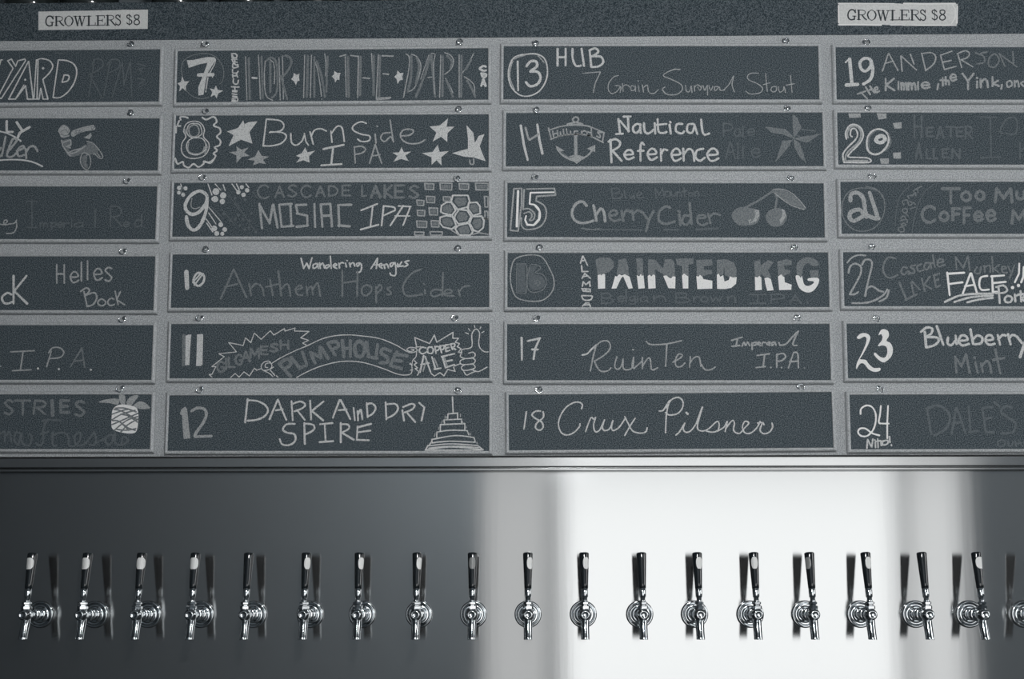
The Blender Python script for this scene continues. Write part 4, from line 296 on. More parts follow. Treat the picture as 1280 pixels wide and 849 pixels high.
    18: "n3s32:-2883,216 -2935,-131|n3c32:-2600,230 -2707,224 -2771,150 -2692,75 -2580,9 -2549,-96 -2623,-160 -2700,-110 -2677,-13 -2547,99 -2546,213|l3c29:-1774,271 -1757,352 -1820,402 -1933,393 -2079,306 -2193,145 -2243,-33 -2197,-196 -2085,-262 -1941,-215 -1827,-102 -1810,-37|l3c29:-1700,-194 -1650,-55 -1583,90 -1536,57 -1497,90|l3c29:-1497,83 -1538,-72 -1507,-196 -1427,-177 -1361,-58 -1318,39|l3c29:-1318,39 -1362,-106 -1321,-178 -1218,-140 -1151,21|l3c29:-1151,21 -1179,-124 -1139,-180 -1025,-110 -910,52|l3c29:-909,100 -832,-63 -754,-193 -611,-236 -499,-212 -465,-131|l3c29:-702,66 -800,-79 -916,-279|l3c29:-218,208 -137,223 -54,352 -5,417|l3c29:-5,417 -75,141 -99,-231|l3c29:-72,271 28,433 173,481 261,398 248,268 150,155 -11,124 -90,174|l3c29:108,-282 190,-202 289,-41 255,-154 301,-225 398,-204 513,-59 607,135|l3s45:326,170 351,144|l3c29:513,-59 649,281 563,6 543,-156 637,-206 766,-158 930,-14 976,-79 941,-199 829,-230 717,-206|l3c29:941,-208 1071,-129 1138,-16 1091,-220|l3c29:1102,-161 1234,-1 1281,-50 1261,-202 1371,-261 1469,-165 1569,-52 1490,-19 1438,-132 1483,-246 1595,-257 1725,-151 1793,-22|l3c29:1744,-54 1840,-45 1871,-88|l3c29:1840,-55 1788,-200 1865,-272 1978,-234 2039,-138 2032,-57",
    19: "n3s70:-2964,305 -2928,-248|n3s70:-3043,-255 -2812,-241|n3s38:-3048,236 -2957,323|n3c64:-2650,323 -2751,236 -2731,97 -2640,45 -2539,149 -2535,288 -2650,323|n3c64:-2519,271 -2492,63 -2546,-127 -2687,-231|l2s29:-2162,427 -2295,46|l2s29:-2152,427 -1975,63|l2s29:-2224,219 -2091,253|l2s29:-1907,375 -1890,46|l2s29:-1900,375 -1593,70|l2s29:-1708,409 -1641,201|l2s29:-1470,409 -1405,63|l2c29:-1477,427 -1278,444 -1189,357 -1237,202 -1406,56|l2s29:-1089,392 -1020,81|l2s29:-1082,392 -849,479|l2s29:-1054,236 -872,278|l2s29:-1020,81 -778,150|l2s29:-735,427 -664,126|l2c29:-735,427 -585,486 -495,437 -541,340 -691,288|l2s29:-658,288 -433,139|l1s32:-363,444 -227,382|l1c32:-125,462 -258,427 -195,358 -199,236 -349,202|l1c32:5,416 -91,323 -103,167 10,133 114,271 69,392 5,416|l1s32:120,427 225,150|l1s32:136,410 470,140|l1s32:401,462 407,202|l2s38:-2818,-448 -2652,-386|l2s38:-2744,-414 -2623,-551|l2s38:-2649,-300 -2561,-455|l2s38:-2557,-283 -2472,-420|l2s38:-2602,-369 -2519,-352|l2c38:-2470,-369 -2404,-345 -2419,-300 -2469,-334 -2439,-414 -2372,-386|l2s42:-2233,-117 -2240,-369|l2s42:-2061,-117 -2228,-255 -2059,-369|l2s42:-1972,-186 -1977,-351|l2s42:-1917,-206 -1915,-358|l2c42:-1913,-282 -1887,-214 -1864,-237 -1862,-358|l2c42:-1860,-275 -1832,-214 -1809,-237 -1803,-358|l2s42:-1772,-206 -1769,-358|l2c42:-1767,-282 -1735,-214 -1705,-237 -1701,-358|l2c42:-1699,-275 -1663,-214 -1634,-237 -1625,-358|l2s42:-1569,-186 -1574,-351|l2c42:-1491,-262 -1347,-253 -1374,-202 -1443,-200 -1499,-253 -1463,-317 -1404,-323 -1335,-298|l2s42:-1155,-230 -1179,-351|l2s42:-1061,-103 -1063,-265|l2s42:-1107,-151 -1008,-148|l2s42:-999,-82 -1001,-240|l2c42:-999,-193 -973,-153 -941,-169 -936,-240|l2c42:-898,-95 -792,-85 -812,-30 -862,-27 -904,-85 -878,-154 -835,-161 -784,-133|l2s45:-652,-6 -542,-168 -422,-6|l2s45:-542,-168 -548,-344|l2s45:-357,-174 -362,-309|l2s45:-357,-96 -352,-109|l2s45:-285,-126 -283,-299|l2c45:-280,-213 -216,-131 -155,-161 -140,-299|l2s45:-40,-81 -41,-274|l2s45:75,-159 -35,-220 84,-274|l2s42:150,-247 134,-333|l2c38:327,-161 250,-205 273,-298 357,-247 327,-161|l2s38:409,-161 411,-288|l2c38:414,-212 475,-160 496,-288|l2c38:589,-178 538,-219 595,-281|l2s38:627,-57 627,-281",
    20: "n3c32:-3071,-12 -3084,124 -3015,261 -2900,302 -2770,227 -2726,56 -2812,-115 -3014,-319 -3032,-394 -2852,-404 -2631,-421 -2620,-506 -3133,-507|n3c32:-3133,-507 -3151,-336 -3043,-183 -2892,-29 -2840,90 -2886,210 -2968,193 -2987,73 -2955,39|n2c38:-3038,22 -3052,124 -2983,244 -2884,268 -2788,193 -2775,39 -2861,-115 -3062,-302 -3099,-472 -2985,-472 -2658,-472|n3c42:-2427,200 -2577,124 -2654,-63 -2636,-251 -2524,-336 -2376,-302 -2241,-149 -2203,39 -2281,159 -2427,200|n3c77:-2366,56 -2456,5 -2451,-63 -2360,-87 -2286,-29 -2301,39 -2366,56|n1c32:-2477,159 -2606,22 -2612,-217|n1c32:-2201,90 -2164,-80 -2260,-251|q2f0:-3018,538 -2769,538 -2765,450 -3001,439|q2f0:-2441,538 -2237,538 -2240,432 -2399,405|q2f0:-2112,330 -1932,347 -1935,220 -2083,210|q2f0:-2131,-302 -1967,-292 -1965,-428 -2118,-428|q2f0:-2396,-428 -2216,-421 -2220,-538 -2383,-538|l0s42:-1665,484 -1680,22|l0s42:-1518,484 -1533,22|l0s42:-1673,253 -1525,253|l0s42:-1290,234 -1421,234 -1427,50 -1296,50|l0s42:-1424,145 -1320,145|l0s42:-1222,16 -1144,255 -1082,16|l0s42:-1191,106 -1104,106|l0s42:-1019,244 -839,244|l0s42:-929,244 -936,40|l0s42:-675,244 -806,244 -813,50 -682,50|l0s42:-809,151 -705,151|l0s42:-626,262 -635,5|l0c42:-626,256 -535,251 -500,195 -539,139 -628,121|l0s42:-598,126 -504,6|l0s42:-1661,-427 -1594,-97 -1547,-427|l0s42:-1634,-302 -1564,-302|l0s42:-1442,-216 -1449,-427 -1368,-427|l0s42:-1295,-216 -1302,-427 -1221,-427|l0s42:-986,-223 -1116,-223 -1122,-403 -992,-403|l0s42:-1119,-310 -1015,-310|l0s42:-927,-420 -912,-223 -772,-420 -757,-223|l0s29:-308,467 19,450|l0s29:-112,450 -128,-403|l0s29:-340,-413 51,-392|l0c29:136,108 73,159 213,416 410,433 415,159 331,91 201,108|l0s29:471,-79 457,-419|l0s29:463,-283 565,-181",
    21: "n1c22:-2802,418 -3032,368 -3183,199 -3233,-38 -3178,-273 -3005,-458 -2778,-491 -2565,-407 -2413,-206 -2358,30 -2400,266 -2559,384 -2802,418|n1c22:-2736,452 -2510,384 -2369,182|n2c83:-3054,148 -3034,283 -2903,317 -2792,199 -2765,-4 -2738,-189|n2c83:-2801,-122 -2880,-37 -3044,-88 -3079,-206 -3000,-280 -2852,-206 -2753,-155 -2576,-222 -2495,-222|n2s83:-2659,317 -2584,64 -2519,-172|l0c19:-2159,-373 -2134,-104 -2060,199 -1907,401 -1724,530|l0c19:-1822,-507 -1784,-306 -1727,-71 -1569,300 -1335,503|l1c26:-2081,-491 -2095,-424 -1997,-407 -1984,-491 -2065,-507|l1c26:-2045,-357 -1979,-323 -1948,-373 -2029,-373|l1c26:-2058,-273 -1928,-246 -1913,-306|l1c26:-2040,-222 -1990,-172 -1943,-222|l1c26:-1972,-104 -2002,-37 -1921,-20 -1906,-88 -1972,-104|l1s26:-1893,-172 -1940,-121|l1c26:-1967,64 -1997,131 -1898,165 -1870,47 -1804,81|l1s26:-1839,-20 -1741,13|l1c26:-1865,199 -1880,249 -1765,266|l1c26:-1851,131 -1754,98 -1739,64|l1c26:-1798,249 -1731,317 -1717,249|l1c26:-1763,351 -1696,401 -1673,317|l1s26:-1729,385 -1597,452|l1s64:-1176,401 -834,402|l1s64:-1005,402 -1016,98|l1c64:-699,334 -781,278 -784,195 -705,149 -623,195 -620,278 -699,334|l1c64:-414,351 -489,295 -492,212 -421,165 -346,212 -343,295 -414,351|l1s64:-115,115 -76,402 59,201 210,402 226,115|l1c64:332,334 335,220 399,182 466,220 478,334|l1c64:-1350,-20 -1442,30 -1552,-20 -1609,-138 -1560,-266 -1453,-306 -1349,-255|l1c64:-1160,-87 -1235,-143 -1238,-226 -1166,-272 -1092,-226 -1089,-143 -1160,-87|l1s64:-833,-20 -979,-20 -988,-255|l1s64:-983,-133 -866,-133|l1s64:-622,-3 -751,-3 -763,-322|l1s64:-757,-156 -653,-156|l1c64:-540,-183 -398,-170 -424,-96 -492,-93 -548,-170 -515,-263 -456,-272 -387,-235|l1c64:-290,-167 -139,-152 -166,-64 -237,-60 -298,-152 -263,-261 -201,-272 -128,-228|l1s64:208,-322 241,-53 349,-241 472,-53 483,-322",
    22: "n2c32:-3169,343 -3069,450 -2938,500 -2793,490|n2c38:-3152,133 -3107,267 -3008,323 -2903,267 -2900,133 -3003,-83 -3138,-315|n2c38:-3138,-315 -3042,-315 -2960,-265|n2c38:-2870,300 -2812,400 -2705,400 -2669,300 -2742,17 -2833,-348|n2c38:-2817,-348 -2797,-215 -2682,-149 -2555,-232 -2460,-265|n2c38:-3095,-497 -2853,-497 -2659,-447 -2462,-331 -2378,-215|n2c38:-2546,-464 -2399,-381 -2346,-232|l1c38:-2196,433 -2341,450 -2443,283 -2432,117 -2322,24 -2159,84|l1c38:-1960,233 -2040,250 -2086,150 -2029,90 -1946,167 -1932,100|l1c38:-1797,290 -1895,257 -1816,184 -1835,124 -1915,134|l1c38:-1667,317 -1759,267 -1736,167 -1639,184|l1c38:-1505,333 -1585,333 -1621,234 -1558,200 -1490,300 -1476,217|l1s38:-1434,500 -1404,250|l1s38:-1424,333 -1505,333|l1c38:-1343,333 -1229,367 -1259,423 -1341,383 -1329,267 -1199,300|l1s38:-2131,-66 -1998,-430|l1s38:-2014,-430 -1785,-314|l1s38:-1889,-66 -1849,-314|l1s38:-1872,-49 -1723,-215|l1s38:-1677,17 -1621,-248|l1s38:-1514,51 -1633,-115 -1491,-198|l1s38:-1433,84 -1393,-165|l1s38:-1433,77 -1319,117|l1s38:-1421,-32 -1339,-9|l1s38:-1393,-165 -1311,-132|l1s32:-967,200 -977,467 -831,234 -724,484 -703,184|l1c32:-556,250 -608,151 -513,117 -475,250|l1s32:-409,284 -399,151|l1c32:-395,250 -297,284 -286,151|l1s32:-241,467 -237,151|l1s32:-102,300 -219,217 -94,118|l1c32:-58,201 40,234 -39,267 -44,151 52,134|l1s32:73,267 117,151|l1s32:203,284 95,18|l4s42:-1157,134 -1125,-331|l4s42:-1158,111 -818,134|l4s42:-1117,-99 -858,-65|l4s42:-690,117 -867,-314|l4s42:-674,117 -576,-281|l4s42:-813,-148 -618,-115|l4c42:-353,68 -484,34 -522,-115 -477,-221 -332,-214|l4s42:-257,68 -254,-264|l4s42:-273,58 -15,78|l4s42:-247,-82 12,-55|l4s42:-254,-264 -174,-264|l3c42:-1227,-473 -949,-347 -658,-307 -255,-297|l3c42:-1034,-473 -757,-387 -515,-353 -257,-340|l3c42:-777,-479 -533,-420 -259,-386|l3s42:-137,-148 -125,-495|l3c42:-186,-164 -40,-131 37,-214 -30,-280 -207,-287|l3c42:48,-346 -18,-396 -5,-472 91,-472 127,-386 48,-346|l3s42:184,-313 188,-462|l3s42:192,-363 258,-313|l3s42:303,-247 306,-462|l3s42:258,-320 355,-307|l3c42:369,-346 334,-412 380,-462|l4s42:301,324 286,118 195,-65|l4s42:388,251 370,51 323,-65|l4f0:180,-174 173,-196 155,-209 133,-209 116,-196 110,-174 117,-153 136,-140 158,-140 175,-153|l4f0:301,-131 294,-153 275,-166 254,-166 236,-153 231,-131 238,-110 256,-96 278,-96 295,-110",
    23: "n4g0:-3049,276 -2983,348 -2886,367 -2800,325 -2784,242 -2846,95 -2948,-86 -2999,-167 -2887,-184 -2826,-266 -2732,-348 -2604,-348 -2612,-407 -2719,-429 -2829,-380 -2922,-266 -3002,-265 -3079,-373 -3065,-249 -2963,-53 -2877,144 -2857,259 -2904,292 -3002,243|n4g0:-2614,324 -2563,423 -2498,446 -2419,406 -2406,307 -2457,209 -2379,159 -2335,45 -2365,-103 -2471,-211 -2552,-233 -2662,-151 -2717,-70 -2690,-37 -2596,-119 -2501,-135 -2450,-37 -2462,78 -2541,111 -2622,94 -2614,137 -2554,209 -2535,291 -2565,341|l3s48:-1681,388 -1667,76|l3c48:-1761,388 -1645,477 -1534,454 -1554,355 -1669,280|l3c48:-1659,280 -1445,273 -1416,191 -1515,109 -1667,70|l3s48:-1436,503 -1322,125|l3c48:-1220,272 -1234,157 -1162,115 -1079,206|l3s48:-1068,311 -1056,141|l3c48:-982,206 -838,222 -866,304 -962,305 -1009,190 -938,108 -809,140|l3s48:-765,436 -723,140|l3c48:-726,222 -642,311 -538,271 -562,156 -681,133|l3c48:-470,212 -325,231 -354,310 -440,304 -476,205 -410,123 -297,139|l3s48:-225,320 -186,123|l3c48:-213,238 -129,319 -65,309|l3s48:-16,336 23,132|l3c48:-5,237 63,319 127,309|l3s54:158,286 257,155|l3s54:312,171 203,-130|l1s48:-1092,-121 -1079,-448|l1s48:-1092,-128 -971,-318|l1s48:-872,-73 -978,-318|l1s48:-872,-73 -817,-448|l1s48:-696,-236 -657,-449|l1s48:-715,-138 -702,-148|l1s48:-585,-253 -555,-432|l1c48:-572,-318 -472,-214 -410,-269 -386,-449|l1s48:-286,25 -205,-466|l1s48:-333,-188 -118,-149",
    24: "n4c35:-3040,163 -3024,270 -2916,335 -2806,302 -2740,172 -2746,-6 -2806,-167 -2921,-280 -3042,-280 -3103,-205 -3059,-134 -2948,-135 -2824,-226 -2682,-271|n4c35:-2630,324 -2651,156 -2682,-6 -2610,-32 -2483,-33|n4s35:-2486,324 -2514,-7 -2525,-330|l3s32:-2936,-528 -2917,-354 -2840,-506 -2812,-345|l3s32:-2766,-410 -2764,-516|l3s32:-2781,-361 -2771,-368|l3s32:-2716,-345 -2713,-516|l3s32:-2750,-393 -2654,-378|l3s32:-2656,-426 -2606,-378|l3s32:-2654,-394 -2648,-474|l3c32:-2574,-378 -2623,-410 -2609,-465 -2529,-442 -2511,-378 -2574,-378|l3s32:-2482,-297 -2474,-410|l3s32:-2450,-459 -2444,-478|l0s48:-1708,234 -1648,-251|l0c48:-1717,266 -1497,331 -1311,217 -1271,22 -1390,-171 -1585,-267|l0s48:-1133,281 -1240,-236|l0s48:-1117,281 -964,-237|l0s48:-1210,-26 -1034,-11|l0s48:-878,296 -867,-189|l0s48:-883,-205 -724,-189|l0s48:-608,279 -566,-212|l0s48:-608,279 -400,295|l0s48:-586,53 -426,85|l0s48:-566,-212 -407,-212|l0s48:-364,392 -273,311|l0c48:-19,284 -161,310 -246,197 -108,84 30,-30 -26,-207 -250,-239|l0c32:-256,-367 -337,-416 -309,-496 -213,-480 -194,-400 -256,-367|l0c32:-131,-400 -118,-480 -55,-481 -35,-400|l0s32:12,-400 23,-497|l0s32:10,-449 121,-433|l0s32:77,-368 150,-497|l0s32:186,-401 198,-497",
}

# ------------------------------------------------------------------ the room
b = MB(); b.box(-3.8, 3.4, ROOM_Y - 0.2, 0.3, -0.1, 0); structure(b.obj('floor', MAT['floor']))
b = MB(); b.box(-3.8, 3.4, ROOM_Y - 0.2, 0.3, 3.3, 3.4); structure(b.obj('ceiling', MAT['ceiling']))
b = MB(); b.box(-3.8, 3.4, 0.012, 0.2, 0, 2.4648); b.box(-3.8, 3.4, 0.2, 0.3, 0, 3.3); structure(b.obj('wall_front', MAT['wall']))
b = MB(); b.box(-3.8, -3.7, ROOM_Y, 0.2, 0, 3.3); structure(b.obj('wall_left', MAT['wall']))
# right wall, with an opening for the added side window
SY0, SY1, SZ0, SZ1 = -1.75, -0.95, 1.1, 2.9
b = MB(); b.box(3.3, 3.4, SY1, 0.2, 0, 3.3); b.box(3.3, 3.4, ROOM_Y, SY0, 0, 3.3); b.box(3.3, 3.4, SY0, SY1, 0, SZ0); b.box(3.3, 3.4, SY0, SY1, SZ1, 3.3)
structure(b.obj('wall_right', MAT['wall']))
# rear wall with a shop window
RX0, RX1, RZ0, RZ1 = -0.24, 2.16, 0.4, 2.15
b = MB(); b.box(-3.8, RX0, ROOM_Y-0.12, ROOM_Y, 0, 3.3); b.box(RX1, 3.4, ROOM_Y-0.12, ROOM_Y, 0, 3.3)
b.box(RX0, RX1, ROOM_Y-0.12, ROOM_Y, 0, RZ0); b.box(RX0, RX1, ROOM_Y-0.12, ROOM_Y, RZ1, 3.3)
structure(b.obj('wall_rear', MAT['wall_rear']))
def window(name, horiz, cuts, z0, z1, mats, at):
    root = empty(name, (0, 0, 0)); structure(root)
    fr = MB(); t = 0.03
    def bar(u0, u1, a, c):
        if horiz: fr.box(u0, u1, at-0.10, at-0.02, a, c)
        else: fr.box(at+0.02, at+0.08, u0, u1, a, c)
    bar(cuts[0], cuts[-1], z0, z0+t); bar(cuts[0], cuts[-1], z1-t, z1)
    for i, c in enumerate(cuts):
        lo = c if i == 0 else (c-t if i == len(cuts)-1 else c-t/2); bar(lo, lo+t, z0+t, z1-t)
    fr.obj('window_frame', MAT['sash'], root)
    for i in range(len(cuts)-1):
        p = MB(); u0, u1 = cuts[i], cuts[i+1]
        if horiz: p.box(u0+t, u1-t, at-0.065, at-0.06, z0+t, z1-t)
        else: p.box(at+0.05, at+0.055, u0+t, u1-t, z0+t, z1-t)
        p.obj('window_pane', mats[i], root)
    return root
window('window_1', True, [RX0, 0.14, 1.84, RX1], RZ0, RZ1, [MAT['day0'], MAT['day1'], MAT['day2']], ROOM_Y)
window('window_2', False, [SY0, SY1], SZ0, SZ1, [MAT['dayside']], 3.3)  # window added out of view, for light from the right
# globe lamp added above the frame as fill light on the boards
LX, LY, LZ = 0.15, -2.0, 2.30
r = tag(empty('pendant_lamp', (LX, LY, LZ)), 'round white globe pendant lamp hanging over the bar', 'lamp')
fz0 = lambda x, y, t: (x, y, t)
b = MB(); b.tube([(0, 0, 0.15), (0, 0, 0.985)], 0.004, 8); b.obj('lamp_cord', MAT['black_plastic'], r)
b = MB(); b.lathe([(0.03, 0.97), (0.06, 0.98), (0.06, 0.9995)], fz0, 24); b.obj('ceiling_rose', MAT['sash'], r)
b = MB(); b.lathe([(0.012, 0.16), (0.03, 0.15), (0.045, 0.118)], fz0, 24); b.obj('lamp_cap', MAT['chrome'], r)
b = MB(); b.lathe([(0.125*math.cos(a), 0.125*math.sin(a)) for a in [(-PI/2+0.05) + k*(PI-0.35)/14 for k in range(15)]], fz0, 32); b.obj('lamp_globe', MAT['globe'], r)

# ------------------------------------------------------------------ tap wall
def uv_x(o):
    me = o.data; uv = me.uv_layers.new(name='UVMap')
    for lp in me.loops:
        co = me.vertices[lp.vertex_index].co; uv.data[lp.index].uv = (co.x, co.z)
b = MB(); b.box(-2.0, 2.0, 0, 0.0119, 0.85, 1.585)
o = b.obj('steel_backsplash', MAT['steel'], bevel=0.001); uv_x(o)
tag(o, 'wide brushed steel backsplash carrying the row of beer taps', 'backsplash')
b = MB(); b.box(-2.0, 2.0, -0.022, -0.0002, 1.5610, 1.5800); b.box(-2.0, 2.0, -0.0165, -0.0002, 1.5532, 1.5582); b.box(-2.0, 2.0, -0.013, -0.0002, 1.5582, 1.5610)
o = b.obj('steel_trim', MAT['steel_trim'], bevel=0.0012); uv_x(o)
tag(o, 'polished steel trim ledge between the chalkboard panel and the tap backsplash', 'trim')
b = MB(); b.box(-2.0, 2.0, -0.021, -0.0002, 1.5832, 2.4655)
o = b.obj('backing_panel', MAT['grey'])
tag(o, 'wide grey painted panel behind the rows of numbered chalkboards', 'panel')
HY = -0.0225
b = MB(); b.box(-2.0, 2.0, HY, 0.1995, 2.4657, 2.5490)
o = b.obj('header_shelf', MAT['header'], bevel=0.0015)
tag(o, 'dark painted header shelf above the grey panel, carrying the paper price signs', 'shelf')

# ------------------------------------------------------------------ chalkboards
YB = -0.030
def board_frame(w, h):
    prof = [(0.0, 0.0004), (0.0006, -0.0012), (0.0030, -0.0018), (0.0052, -0.0008), (0.0066, 0.0012), (0.0072, 0.0034), (0.0072, 0.0088)]
    vs = []; fs = []
    for off, y in prof:
        for sx, sz in ((-1, 1), (1, 1), (1, -1), (-1, -1)): vs.append((sx*(w/2+off), y, sz*(h/2+off)))
    for i in range(len(prof)-1):
        for k in range(4): k2 = (k+1) % 4; fs.append((i*4+k, i*4+k2, (i+1)*4+k2, (i+1)*4+k))
    m = MB(); m.add(vs, fs); return m
BLABEL = {
 1: 'chalkboard at left edge, top row, with bold outlined white capitals',
 2: 'chalkboard at left edge with a chalk drawing of a dirt bike rider',
 3: 'chalkboard at left edge, third from top, its script nearly rubbed away',
 4: 'chalkboard at left edge with the words Helles Bock in plain chalk',
 5: 'chalkboard at left edge, fifth from top, with wide spaced letters IPA',
 6: 'bottom left chalkboard with a drawn pineapple at its right end',
 7: 'chalkboard numbered 7 with tall outlined capitals and small white stars',
 8: 'chalkboard numbered 8 in a scalloped border, with many chalk stars',
 9: 'chalkboard numbered 9 with little flowers and a honeycomb of hexagons',
 10: 'chalkboard numbered 10 with small plain numerals and two lines of faint handwriting',
 11: 'chalkboard numbered 11 with a curved banner and a thumbs-up hand',
 12: 'chalkboard numbered 12 with a stepped tower drawing at its right end',
 13: 'chalkboard numbered 13 inside a chalk circle, thin script beside it',
 14: 'chalkboard numbered 14 with a drawn anchor and a faded nautical star',
 15: 'chalkboard numbered 15 with a pair of drawn cherries under a leaf',
 16: 'chalkboard numbered 16 with big block letters dipped in white paint',
 17: 'chalkboard numbered 17 with thin looping script and IPA at its right',
 18: 'chalkboard numbered 18 with one line of large flowing cursive',
 19: 'chalkboard numbered 19 cut off by the right edge, top row, sketchy capitals',
 20: 'chalkboard numbered 20 with outlined numerals among loose white squares',
 21: 'chalkboard numbered 21 with a blurry numeral in a faint circle, soft chalk letters',
 22: 'chalkboard numbered 22 with underlined bright capitals FACE over faint writing',
 23: 'chalkboard numbered 23 with solid white calligraphic numerals',
 24: 'chalkboard numbered 24 at the bottom right with the note Nitro! under its number'}
PARTS = {'n': 'chalk_number', 'l': 'chalk_lettering', 'd': 'chalk_dust_marks', 'S': 'chalk_scalloped_border', 'q': 'chalk_squares', 'x': 'chalk_honeycomb',
         'r': 'chalk_rider', 'p': 'chalk_pineapple', 'b': 'chalk_banner', 't': 'chalk_tower', 'a': 'chalk_anchor', 'c': 'chalk_cherries', 'h': 'chalk_hand'}
for k_ in 'ABCDEFGHI': PARTS[k_] = 'chalk_star'
for k_ in 'JKLM': PARTS[k_] = 'chalk_flower'
def pts_of(s): return [tuple(int(v) * 1e-4 for v in w.split(',')) for w in s.split()]
for n, (cx, cz, w, h, ang) in BOARDS.items():
    root = tag(empty('chalkboard', (cx, YB, cz), (0, -ang, 0)), BLABEL[n], 'chalkboard', 'numbered chalkboards on the grey panel')
    fo = board_frame(w, h).obj('board_frame', MAT['lip'], root)
    m = MB(); m.box(-w/2+0.0002, w/2-0.0002, 0, 0.0085, -h/2+0.0002, h/2-0.0002); m.obj('board_face', MAT['board'], root)
    mbs = {}; k = 0
    for item in CHALK[n].split('|'):
        head, body = item.split(':'); part, lev, kind, wd = head[0], int(head[1]), head[2], int(head[3:]) * 1e-4
        mb = mbs.setdefault(part, Marks()); p = pts_of(body); y = 0.0
        if kind == 'g': p = cr(p + [p[0]])[:-1]
        if kind in 'fg':
            if len(p) >= 3: mb.add([(x, y, z) for x, z in p], [tuple(range(len(p)))], lev)
        else:
            ribbon(mb, cr(p) if kind == 'c' else p, wd, y, lev)
    for part, mb in mbs.items():
        mb.flat(-0.0003).obj(PARTS[part], [MAT['chalk%d' % i] for i in range(5)], root)

# ------------------------------------------------------------------ screw hooks above the boards
def hook_meshes():
    a = MB(); fy = lambda x, y, t: (x, -t, y)
    a.lathe([(0.0044, 0.0002), (0.0044, 0.0012), (0.003, 0.002), (0.0015, 0.0024)], fy, 14)
    a.tube([(0, -0.001, 0), (0, -0.0055, 0), (0, -0.0075, -0.0008)], 0.0012, 8)
    c = MB(); c.tube([(0.0062*math.sin(t), -0.0085 - 0.0014*math.sin(t*0.5), 0.0062*math.cos(t) - 0.0058) for t in [i*(1.72*PI)/22 for i in range(23)]], 0.00145, 8)
    return a.mesh('hook_base', MAT['chrome']), c.mesh('hook_ring', MAT['chrome'])
HB, HR = hook_meshes()
HPOS = ['right end', 'left end', 'right end', 'left end', 'right end', 'left end']
ROWB = {0: [1, 2, 3, 4, 5, 6], 1: [7, 8, 9, 10, 11, 12], 2: [13, 14, 15, 16, 17, 18], 3: [19, 20, 21, 22, 23, 24]}
LEFTN = ['outlined capitals', 'dirt bike rider', 'rubbed-out script', 'Helles Bock', 'wide letters IPA', 'pineapple']
for c, r, x, z in HOOKS:
    colm = (c) // 2
    end = 'right' if c % 2 == 1 else 'left'
    what = ('left edge chalkboard with ' + LEFTN[r]) if colm == 0 else 'chalkboard %d' % ROWB[colm][r]
    root = tag(empty('screw_hook', (x, -0.0211, z), (0, random.uniform(-0.9, 0.9), 0)), 'shiny screw hook above the %s end of the %s' % (end, what), 'hook', 'screw hooks on the grey panel')
    for nm, me in (('hook_base', HB), ('hook_ring', HR)):
        o = bpy.data.objects.new(nm, me); COL.objects.link(o); o.parent = root

# ------------------------------------------------------------------ paper price signs
def sign(i, label, wob):
    (tl, tr, br, bl) = SIGNS[i]
    ncol, nrow = 40, 8
    def ripple(x, z):
        u = (x - tl[0]) / (tr[0] - tl[0])
        if i == 0: return -0.0006 - 0.0016*max(0, 1-abs(u-0.78)/0.07)
        return -0.0007 - 0.0006*math.sin(u*9)**2 - 0.0016*max(0, (u-0.86)/0.14)**2 - 0.0007*max(0, 1-abs((z-bl[1])/(tl[1]-bl[1])-0.95)/0.2)*(0.5+0.5*math.sin(u*23))
    mb = MB(); vs = []; fs = []
    for r in range(nrow+1):
        for c in range(ncol+1):
            u, v = c/ncol, r/nrow
            x = (bl[0]*(1-u)+br[0]*u)*(1-v)+(tl[0]*(1-u)+tr[0]*u)*v
            z = (bl[1]*(1-u)+br[1]*u)*(1-v)+(tl[1]*(1-u)+tr[1]*u)*v
            if wob: z += (0.0010*math.sin(u*17+1)+0.0006*math.sin(u*41))*(1 if r in (0, nrow) else 0); x += 0.0008*math.sin(v*7) if c in (0, ncol) else 0
            vs.append((x, HY + ripple(x, z), z))
    for r in range(nrow):
        for c in range(ncol): a = r*(ncol+1)+c; fs.append((a, a+1, a+ncol+2, a+ncol+1))
    mb.add(vs, fs, 0, True)
    nv = len(vs)   # backs of the sheet
    mb.add([(x, HY - 0.0001, z) for x, y, z in vs], [f[::-1] for f in fs], 0, True)
    root = tag(empty('paper_sign', (0, 0, 0)), label, 'sign', 'paper price signs')
    mb.obj('paper_sheet', MAT['paper'], root)
    t = Marks()
    for s in SIGN_TEXT[i].split('|'):
        w, body = s.split(':'); ribbon(t, pts_of(body), int(w)*1e-4, lambda x, z: HY + ripple(x, z) - 0.00018, 0, 0.04)
    t.flat(lambda x, z: HY + ripple(x, z) - 0.00018).obj('printed_text', MAT['ink'], root)
    if wob:
        t = Marks(); f_ = lambda x, z: HY + ripple(x, z) - 0.0001
        def L(p, q, a, b_): return tuple(p[k]+(q[k]-p[k])*a for k in (0, 1)), tuple(p[k]+(q[k]-p[k])*b_ for k in (0, 1))
        for p, q, a, b_ in ((tl, tr, 0, .47), (tl, tr, .55, .98), (bl, br, 0, .36), (bl, br, .44, .56), (bl, br, .62, .97), (tl, bl, .1, .9), (tr, br, .12, .9)):
            ribbon(t, list(L(p, q, a, b_)), 0.0028, f_, 0, 0.3)
        q = [(tr[0]-0.010, tr[1]-0.003), (tr[0]-0.005, tr[1]-0.012), (tr[0]-0.006, tr[1]-0.030), (br[0]-0.010, br[1]+0.004)]
        ribbon(t, q, 0.0022, f_, 0, 0.3)
        t.flat(f_).obj('tape_edge', MAT['tape'], root)
    return root
sign(0, 'left GROWLERS $8 paper sign, grey white with a crease near its right end', False)
sign(1, 'right GROWLERS $8 paper sign with shiny wrinkled clear tape round its edges', True)

